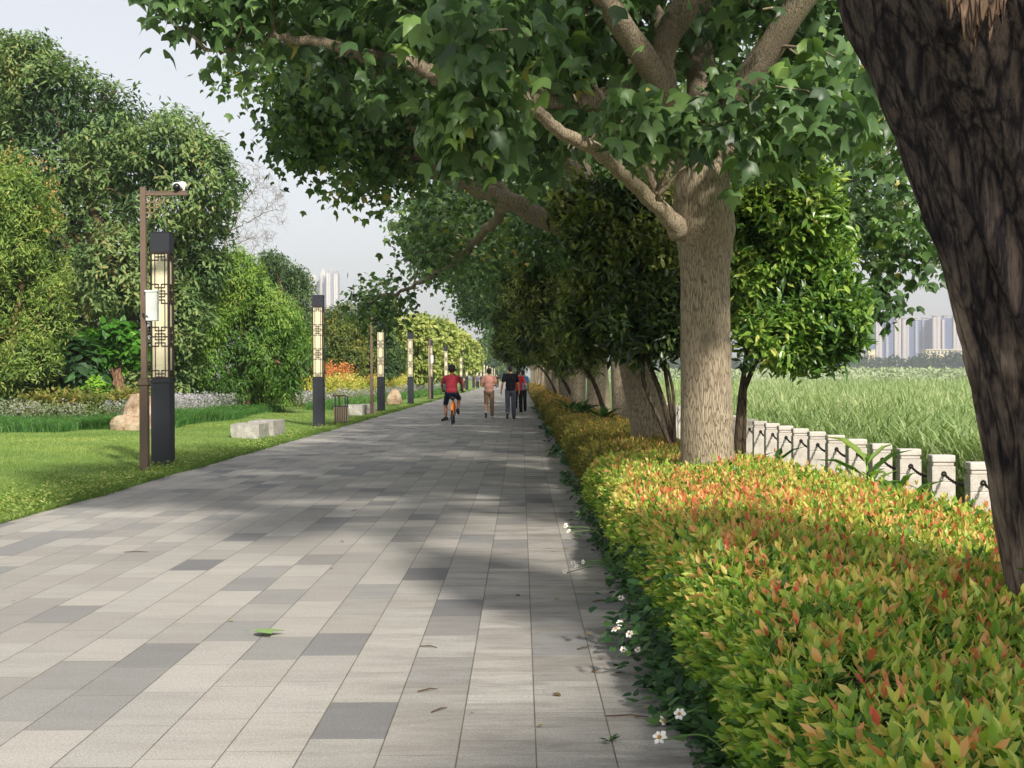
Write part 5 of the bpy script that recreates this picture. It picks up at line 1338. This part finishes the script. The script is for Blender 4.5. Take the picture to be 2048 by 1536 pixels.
def hedge_shoots(y0, y1, ntop, nside, r):
    """shoot tips with outward direction on the top and the two clipped sides"""
    y = y0 + (y1 - y0) * r.uniform(0, 1, ntop); xl, xr = hedge_left(y), hedge_right(y)
    x = xl + (xr - xl) * r.uniform(0, 1, ntop)
    e = np.minimum(x - xl, xr - x); z = hedge_top(x, y) - .10 * np.exp(-e / .06) + r.normal(size=ntop) * .028 + np.where(r.uniform(0, 1, ntop) < .07, r.uniform(.02, .08, ntop), 0)
    top = np.stack([x, y, z], 1); nt = np.stack([-.7 * np.exp(-(x - xl) / .10), np.zeros(ntop), np.ones(ntop)], 1)
    y = y0 + (y1 - y0) * r.uniform(0, 1, nside); s = r.uniform(0, 1, nside)
    zz = .05 + .50 * s
    left = r.uniform(0, 1, nside) < .8
    bulge = .10 * np.sin(s * PI) - .03 + .05 * vnoise(np.stack([y * 1.4, zz * 3, y * 0], 1), 14)
    x = np.where(left, hedge_left(y) - bulge * .9, hedge_right(y) + bulge * .9) + r.normal(size=nside) * .02
    sd = np.stack([x, y, zz], 1); ns = np.stack([np.where(left, -1.0, 1.0), np.full(nside, -.15), .15 + .5 * s], 1)
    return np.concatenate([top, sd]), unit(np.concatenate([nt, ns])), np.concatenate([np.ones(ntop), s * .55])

def shoot_leaves(mb, p, nrm, high, size, r, levels=3, tmpl=T_BLADE, red=1.0, shift=0.0):
    """opposite leaf pairs up each shoot; the top pairs are the young coloured ones"""
    n = len(p); up = unit(nrm + r.normal(size=(n, 3)) * .28)
    ph = r.uniform(0, PI, n)
    a = unit(np.cross(up, r.normal(size=(n, 3)))); b = np.cross(up, a)
    patch = .5 + .5 * vnoise(p * [.9, .9, .5], 21, 3)
    flush = r.uniform(0, 1, n) < .24 + .6 * (patch - .5) + .16 * smooth01((p[:, 1] - 6) / 5)
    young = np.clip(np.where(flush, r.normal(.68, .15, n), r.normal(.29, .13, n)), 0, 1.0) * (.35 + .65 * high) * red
    L = r.uniform(.05, .11, n) * (size / .08)
    for lv in range(levels):
        f = lv / max(1, levels - 1)
        for s in (0, PI):
            th = ph + lv * PI / 2 + s
            out = a * np.cos(th)[:, None] + b * np.sin(th)[:, None]
            open_ = 1.15 - .85 * f
            ax = unit(up * (.35 + .75 * f) + out * open_ + r.normal(size=(n, 3)) * .18)
            nn = unit(up * open_ - out * .4 + r.normal(size=(n, 3)) * .2)
            pos = p + up * (L * (f - 1) * 1.1)[:, None]
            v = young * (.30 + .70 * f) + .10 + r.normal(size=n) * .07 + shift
            leaves(mb, tmpl, pos, ax, nn, size * r.uniform(.6, 1.12, n) * (1 - .22 * f), v)

def build_hedges():
    r = rng(201)
    st = [(0, srgb(44, 74, 34)), (.14, srgb(84, 122, 50)), (.30, srgb(138, 174, 68)), (.46, srgb(196, 204, 96)), (.62, srgb(226, 190, 116)), (.82, srgb(222, 152, 104)), (1, srgb(206, 98, 76))]
    hm = leafmat('copper_tip_hedge_leaf', st, .38, .40, .4)
    far = leafmat('far_hedge_leaf', [(0, srgb(46, 58, 26)), (.3, srgb(92, 98, 42)), (.55, srgb(142, 132, 58)), (.8, srgb(180, 152, 76)), (1, srgb(196, 136, 84))], .35, .5, .3)
    twig = plain('hedge_twig', srgb(74, 58, 44), .9, 0, .3)
    core = plain('hedge_shade_core', srgb(34, 40, 20), .95, 0, .3, 20)
    def make(label, y0, y1, ntop, nside, size, mat, tmpl, levels, red, shift=0.0):
        root = empty('hedge', ((.8 + 2.2) / 2, y0, 0), label, 'hedge', 'clipped hedge along the promenade'); org = np.array(root.location)
        mb = MB(); p, n, h = hedge_shoots(y0, y1, ntop, nside, r)
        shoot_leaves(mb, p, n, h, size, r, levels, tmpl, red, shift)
        if y0 > 5.5:                        # rounded near end
            pass
        mb.build('foliage', mat, root, org, True)
        k = 260; y = r.uniform(y0, y1, k); x = hedge_left(y) + .1 + (hedge_right(y) - hedge_left(y) - .2) * r.uniform(0, 1, k); tb = MB()
        for i in range(k):
            b = np.array([x[i], y[i], -.02]); t = b + [r.normal() * .08, r.normal() * .08, .50]
            tb.tube([b, (b + t) / 2 + r.normal(size=3) * .02, t], [.010, .008, .004], 5, caps=False)
        tb.build('stems', twig, root, org)
        # dark inner shell, its colour standing in for shade between the leaves
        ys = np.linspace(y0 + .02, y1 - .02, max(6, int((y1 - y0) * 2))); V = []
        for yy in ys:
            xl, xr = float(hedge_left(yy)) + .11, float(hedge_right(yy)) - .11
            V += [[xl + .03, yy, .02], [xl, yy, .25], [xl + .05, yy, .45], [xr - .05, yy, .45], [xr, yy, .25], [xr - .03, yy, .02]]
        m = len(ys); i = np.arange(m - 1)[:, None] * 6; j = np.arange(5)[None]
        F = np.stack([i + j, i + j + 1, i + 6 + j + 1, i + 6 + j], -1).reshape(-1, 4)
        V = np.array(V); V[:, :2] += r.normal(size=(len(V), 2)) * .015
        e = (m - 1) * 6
        MB().add(V, [F, np.array([[0, 5, 4, 1], [1, 4, 3, 2], [e, e + 1, e + 4, e + 5], [e + 1, e + 2, e + 3, e + 4]])]).build('shade_core', core, root, org)
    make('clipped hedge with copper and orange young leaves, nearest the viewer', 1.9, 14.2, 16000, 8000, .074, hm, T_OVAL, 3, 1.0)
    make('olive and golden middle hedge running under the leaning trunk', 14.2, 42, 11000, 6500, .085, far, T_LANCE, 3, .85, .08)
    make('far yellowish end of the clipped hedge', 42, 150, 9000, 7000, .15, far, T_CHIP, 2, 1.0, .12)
    # creeping weeds along the foot of the hedge
    mb = MB(); n = 1300
    y = (1 / 2.5 + r.uniform(0, 1, n) * (1 / 60.0 - 1 / 2.5)) ** -1
    x = hedge_left(y) - .06 - np.abs(r.normal(size=n)) * .07 * (1 + .6 * np.sin(y * 1.1)); z = np.abs(r.normal(size=n)) * .09 * (1 + .8 * np.sin(y * .9 + 1)) + .015
    rosettes(mb, T_HEART, np.stack([x, y, z], 1), np.tile([-.4, -.2, 1.0], (n, 1)), 4, .055 * np.repeat(np.maximum(1, y / 14), 4), r, .3, -.1, .03, .4 + .2 * r.normal(size=n))
    tag(mb.build('creeping_weeds', leafmat('weed_leaf', [(0, srgb(32, 58, 34)), (.5, srgb(60, 96, 52)), (1, srgb(108, 140, 76))], .3, .5, .3)), 'dark green weeds creeping along the foot of the hedge', 'weeds', kind='stuff')
    build_beds()

def plant(label, px, py_or_pos, seed, nl, L, w, mat, group, hgt=.25):
    r = rng(seed); pos = np.asarray(py_or_pos, float)
    root = empty('leafy_plant', pos, label, 'plant', group)
    sb = MB(); sb.tube([(0, 0, -.05), (.01, 0, hgt * .6), (0, .01, hgt)], [.012, .010, .006], 6); sb.build('stem', mat, root)
    mb = MB(); th = r.uniform(0, 2 * PI, nl); z = r.uniform(.3, 1.0, nl) * hgt
    tm = (np.array([[0, 0, 0], [-.5, .3, .02], [0, .3, -.05], [.5, .3, .02], [-.42, .65, -.06], [0, .66, -.12], [.42, .65, -.06], [0, 1.0, -.34]]) * [w / L * 1.0, 1, 1], T_BLADE[1])
    ax = np.stack([np.cos(th), np.sin(th), r.uniform(.25, 1.5, nl)], 1)
    leaves(mb, tm, np.stack([0 * z, 0 * z, z], 1), ax, np.stack([-np.cos(th) * .5, -np.sin(th) * .5, np.ones(nl)], 1), L * r.uniform(.7, 1.15, nl), .5 + .2 * r.normal(size=nl))
    mb.build('foliage', mat, root)

def build_beds():
    r = rng(211)
    # strappy grass border at the lawn's edge
    mb = MB(); n = 15000
    d = r.uniform(33.2, 37.0, n); x = r.uniform(-17, -10.4, n); d = np.where(x > -11.3, np.maximum(d, 34.6), d)
    blades(mb, np.stack([x, d, np.full(n, .12)], 1), .44 * (1 + .4 * vnoise(np.stack([x, d, x * 0], 1) * 1.4, 41)), .017, r, .42, .42, .2, .5)
    n = 15000; d = 35.5 + 15.5 * r.uniform(0, 1, n); x = -9.15 - r.uniform(0, 1.1, n) - .2 * np.sin(d * .7)
    blades(mb, np.stack([x, d, np.full(n, .12)], 1), .44 * (1 + .4 * vnoise(np.stack([x, d, x * 0], 1) * 1.2, 42)), .018, r, .42, .42, .2, .5)
    n = 9000; d = r.uniform(54, 125, n); x = -7.9 - r.uniform(0, .8, n) + .030 * (d - 54)
    blades(mb, np.stack([x, d, np.full(n, .12)], 1), .48, .04, r, .42, .55, .2, .5)
    tag(mb.build('border_grass', leafmat('border_grass_blade', [(0, srgb(48, 88, 42)), (.5, srgb(86, 134, 64)), (1, srgb(142, 172, 98))], .35, .45, .35)), 'long arching green grass edging the flower beds', 'border grass', kind='stuff')
    def flower_mass(name, label, xs, ds, zs, n, size, stops, k=4, green=0, gcol=None):
        mb = MB(); d = r.uniform(*ds, n); x = r.uniform(*xs, n) if not callable(xs) else xs(d, n)
        kk = vnoise(np.stack([x * 1.1, d * .5, x * 0], 1), 31, 3)
        z = zs[0] * .7 + (zs[1] - zs[0] * .7) * np.clip(r.uniform(0, 1, n) ** .7 + .4 * kk, 0, 1.15)
        rosettes(mb, T_CHIP, np.stack([x, d, z], 1), np.tile([0, -.3, 1.0], (n, 1)), k, size, r, .6, -.1, size * .6, np.clip(.5 + .5 * kk + .15 * r.normal(size=n), 0, 1))
        return tag(mb.build(name, leafmat(name + '_petal', stops, .4, .6, .2)), label, 'flowers', kind='stuff')
    lil = [(0, srgb(88, 118, 66)), (.35, srgb(132, 148, 108)), (.66, srgb(160, 154, 166)), (1, srgb(196, 190, 202))]
    wht = [(0, srgb(84, 108, 58)), (.45, srgb(130, 146, 96)), (.7, srgb(160, 160, 152)), (1, srgb(204, 200, 196))]
    flower_mass('white_flowers', 'small white flowers behind the strappy grass left of the boulder', (-17, -10.5), (36.8, 38.4), (.35, .74), 1300, .07, wht)
    flower_mass('lilac_flowers', 'pale lilac flowers beside the first lantern', lambda d, n: -10.1 - r.uniform(0, 1.3, n), (36.5, 52), (.35, .78), 2200, .075, lil)
    flower_mass('far_lilac_flowers', 'pale lilac flower drift in front of the yellow bed', lambda d, n: -8.5 - r.uniform(0, .9, n) + .030 * (d - 54), (54, 125), (.3, .72), 2800, .11, lil)
    och = [(0, srgb(70, 86, 40)), (.45, srgb(112, 122, 56)), (.75, srgb(160, 148, 80)), (1, srgb(184, 142, 92))]
    flower_mass('ochre_ground_shrubs', 'low ochre and green shrubs in front of the broad-leaved bushes', (-18, -10.9), (38.5, 41.5), (.3, 1.02), 2600, .15, och, 5)
    yel = [(0, srgb(118, 138, 50)), (.4, srgb(166, 172, 76)), (.75, srgb(204, 194, 98)), (1, srgb(220, 206, 130))]
    flower_mass('yellow_foliage_bed', 'yellow leafy flower bed behind the litter bin', lambda d, n: -9.1 - r.uniform(0, 1.6, n) + .030 * (d - 54), (58, 112), (.35, 1.32), 4400, .15, yel, 5)
    ora = [(0, srgb(120, 110, 50)), (.4, srgb(196, 122, 72)), (.75, srgb(222, 134, 86)), (1, srgb(228, 160, 116))]
    flower_mass('orange_flowers', 'orange flower spikes above the yellow bed', lambda d, n: -9.6 - r.uniform(0, 1.0, n) + .030 * (d - 54), (62, 112), (1.05, 1.95), 1700, .14, ora, 4)
    n = 0
    G = 'leafy plants behind the orange hedge'
    pm = leafmat('strap_leaf', [(0, srgb(24, 48, 24)), (.5, srgb(48, 86, 40)), (1, srgb(104, 136, 62))], .3, .35, .5)
    pl = leafmat('pale_strap_leaf', [(0, srgb(60, 92, 40)), (.5, srgb(98, 134, 60)), (1, srgb(150, 170, 90))], .35, .4, .4)
    for i, (px, d, lab, m, h, nl, L) in enumerate([
        (1500, 13.4, 'dark strap-leaved plant at the right foot of the largest trunk', pm, .42, 16, .42),
        (1552, 12.8, 'dark arching plant in front of the middle bollards', pm, .50, 13, .40),
        (1605, 12.3, 'dark broad plant below the sixth bollard', pm, .36, 12, .36),
        (1655, 11.8, 'small dark plant at the hedge corner below the fifth bollard', pm, .30, 9, .30),
        (1732, 10.6, 'tall pale-green spiky plant in front of the fourth bollard', pl, .68, 18, .46),
        (1795, 10.0, 'pale spiky plant in front of the third bollard', pl, .52, 14, .40),
        (1862, 9.4, 'low pale plant in front of the second bollard', pl, .36, 9, .32)]):
        q = P(px, 800, d); plant(lab, 0, (q[0], d, .12), 300 + i, nl, L, .075, m, G, h)
    for i, (px, d, lab) in enumerate([(1165, 30, 'dark leafy plant at the foot of the third avenue trunk'), (1205, 26, 'dark leafy plant between the leaning and dark trunks'), (1140, 33, 'dark leafy plant at the hedge gap before the fourth trunk')]):
        q = P(px, 800, d); plant(lab, 0, (q[0], d, .15), 320 + i, 34, .5, .11, pm, G, .5)

def build_small():
    r = rng(301)
    # daisies leaning over the paving
    stemm = plain('daisy_stem', srgb(88, 120, 56), .7); petal = plain('daisy_petal', srgb(240, 238, 230), .6, 0, .03); disc = plain('daisy_disc', srgb(206, 150, 40), .8, 0, .2, 60)
    wl = leafmat('daisy_leaf', [(0, srgb(40, 70, 34)), (1, srgb(90, 128, 60))], .3, .5, .3)
    def daisy(label, y, heads):
        x0 = float(hedge_left(y)) - .05; root = empty('daisy_weed', (x0, y, 0), label, 'wild daisy', 'wild daisies leaning out of the hedge foot'); org = np.array([x0, y, 0])
        lb = MB(); sb = MB()
        for (px, py, z, rad) in heads:
            dd = (CAMZ - z) * FPX / (py - VY); c = P(px, py, dd)
            b = org + [r.uniform(-.03, .05), r.uniform(-.1, .1), .02]; m = (b + c) / 2 + [.02, 0, .08]
            q = catmull([(*b, .0045), (*m, .0035), (*(c - [0, 0, .012]), .0028)], 5); sb.tube(q[:, :3], q[:, 3], 5)
            fw = unit(np.array([-.25, -.75, .6]) + r.normal(size=3) * .35)
            pm = MB(); npet = 6; u = unit(np.cross(fw, [0.1, 0.2, 1])); v = np.cross(fw, u)
            for k in range(npet):
                a = k * 2 * PI / npet + r.uniform(-.15, .15); o = u * math.cos(a) + v * math.sin(a); s = np.cross(fw, o); R = rad * r.uniform(.85, 1.1)
                pm.add(np.array([c + o * R * .18 - s * R * .12, c + o * R * .18 + s * R * .12, c + o * R * .7 + s * R * .33 + fw * R * .08, c + o * R - fw * R * .05, c + o * R * .7 - s * R * .33 + fw * R * .08]), [np.array([[0, 1, 2, 4]]), np.array([[4, 2, 3]])])
            ho = pm.build('flower_head', petal, root, org)
            db = MB(); db.ellipsoid(c + fw * .003, (rad * .26,) * 3, 10, 7); db.build('disc', disc, ho, org)
        sb.build('stem', stemm, root, org)
        n = 16; p = org + np.stack([r.normal(size=n) * .06 - .02, r.normal(size=n) * .12, r.uniform(.02, .22, n)], 1)
        leaves(lb, T_HEART, p, r.normal(size=(n, 3)) + [-.5, -.3, .2], np.tile([0, 0, 1.0], (n, 1)) + r.normal(size=(n, 3)) * .3, .07, r.uniform(0, 1, n)); lb.build('foliage', wl, root, org)
    daisy('small white daisy clump farthest up the hedge foot', 11.0, [(1131, 1052, .22, .026), (1137, 1062, .2, .022)])
    daisy('four tiny daisies low over the path in the hedge shadow', 9.3, [(1130, 1143, .10, .020), (1146, 1126, .15, .022), (1153, 1132, .14, .018), (1166, 1124, .16, .018)])
    daisy('five daisies in a loose arc halfway along the near hedge', 6.7, [(1232, 1258, .14, .028), (1240, 1246, .17, .022), (1259, 1268, .15, .024), (1247, 1300, .10, .02), (1276, 1300, .12, .018)])
    daisy('single daisy close against the hedge leaves', 7.7, [(1242, 1196, .17, .022)])
    daisy('two daisies hanging beside the large daisy at the bottom', 5.15, [(1326, 1442, .10, .022), (1359, 1428, .16, .026)])
    daisy('largest open daisy with a yellow centre nearest the viewer', 4.8, [(1319, 1475, .11, .031)])
    # one fallen leaf and scattered twigs
    g = plain('fallen_leaf_green', srgb(126, 158, 92), .6, 0, .2, 20)
    tv, tf = T_LOBED; c = P(534, 1268, 7.55); c[2] = .028
    V = tv.copy(); V[:, 2] = -.16 * V[:, 0] ** 2 * 2 + .10 * np.sin(V[:, 1] * 5) * .5 + .05 * np.abs(V[:, 0])
    V = V * .16; a = 1.25; V[:, :2] = np.stack([V[:, 0] * math.cos(a) + V[:, 1] * math.sin(a), -V[:, 0] * math.sin(a) + V[:, 1] * math.cos(a)], 1)
    V = V - V.mean(0); mb = MB().add(np.concatenate([V, V - [0, 0, .0015]]), [tf, tf[:, ::-1] + len(V)])
    mb.tube([V[0], V[0] + [-.03, .0, .005], V[0] + [-.06, .012, .0]], .0018, 5)
    o = mb.build('fallen_leaf', g); o.location = c; tag(o, 'single curled green leaf lying on the paving', 'leaf')
    br = plain('dry_twig', srgb(84, 66, 50), .9)
    for i, (px, py, L, a, lab) in enumerate([(878, 1423, .05, .9, 'small dry twig lying on the paving near the bottom edge'), (857, 1296, .05, -.4, 'short dry twig on the paving left of the grey slab'), (855, 1383, .05, .5, 'thin dry twig on a pale slab below the grey slab'),
                                       (708, 1021, .06, 1.1, 'dark leaf scrap on the shaded paving'), (966, 926, .09, .1, 'dark scrap lying on the far shaded paving'), (443, 953, .07, .2, 'tiny dark scrap on the paving near the lantern'), (270, 1103, .10, 0, 'thin twig across the pale paving at left'), (1255, 1437, .09, -.1, 'curved dry twig by the hedge foot'), (1200, 1205, .05, .3, 'dark twig in the hedge shadow on the paving'), (1165, 1300, .035, .6, 'short dark scrap beside the paving joint')]):
        d = CAMZ * FPX / (py - VY); q = P(px, py, d); mb = MB()
        dv = np.array([math.cos(a), math.sin(a), 0]); mb.tube([-dv * L, dv * L * .1 + [.004, .006, .005], dv * L], [.003, .004, .002], 5)
        o = mb.build('twig', br); o.location = (q[0], d, .006); tag(o, lab, 'twig', 'litter scattered on the paving')
    mb = MB(); n = 70
    y = (1 / 4.0 + r.uniform(0, 1, n) * (1 / 60.0 - 1 / 4.0)) ** -1; x = np.where(r.uniform(0, 1, n) < .7, .72 - np.abs(r.normal(size=n)) * .35, r.uniform(-5.2, .7, n))
    leaves(mb, T_HEART, np.stack([x, y, np.full(n, .012)], 1), r.normal(size=(n, 3)) * [1, 1, .05], np.tile([0, 0, 1.0], (n, 1)) + r.normal(size=(n, 3)) * .12, r.uniform(.02, .045, n), r.uniform(0, 1, n))
    tag(mb.build('leaf_litter', leafmat('dry_litter', [(0, srgb(84, 62, 42)), (.6, srgb(134, 110, 70)), (1, srgb(150, 146, 80))], .1, .8, .1)), 'small dry leaf scraps scattered along the paving beside the hedge', 'leaf litter', kind='stuff')
    root = empty('paving_weed', P(1220, 1487, CAMZ * FPX / (1487 - VY)) * [1, 1, 0], 'small dark weed sprouting from a paving joint', 'weed')
    mb = MB(); n = 16; th = r.uniform(0, 6.28, n); leaves(mb, T_LANCE, np.zeros((n, 3)) + [0, 0, .005], np.stack([np.cos(th), np.sin(th), r.uniform(.2, .9, n)], 1), np.tile([0, 0, 1.0], (n, 1)), .05, r.uniform(0, .6, n)); mb.build('foliage', wl, root)
setup_view()
build_people()
setup_haze()
build_ground()
build_reeds()
build_towers()
build_furniture()
build_right_trees()
build_left_trees()
build_hedges()
build_small()
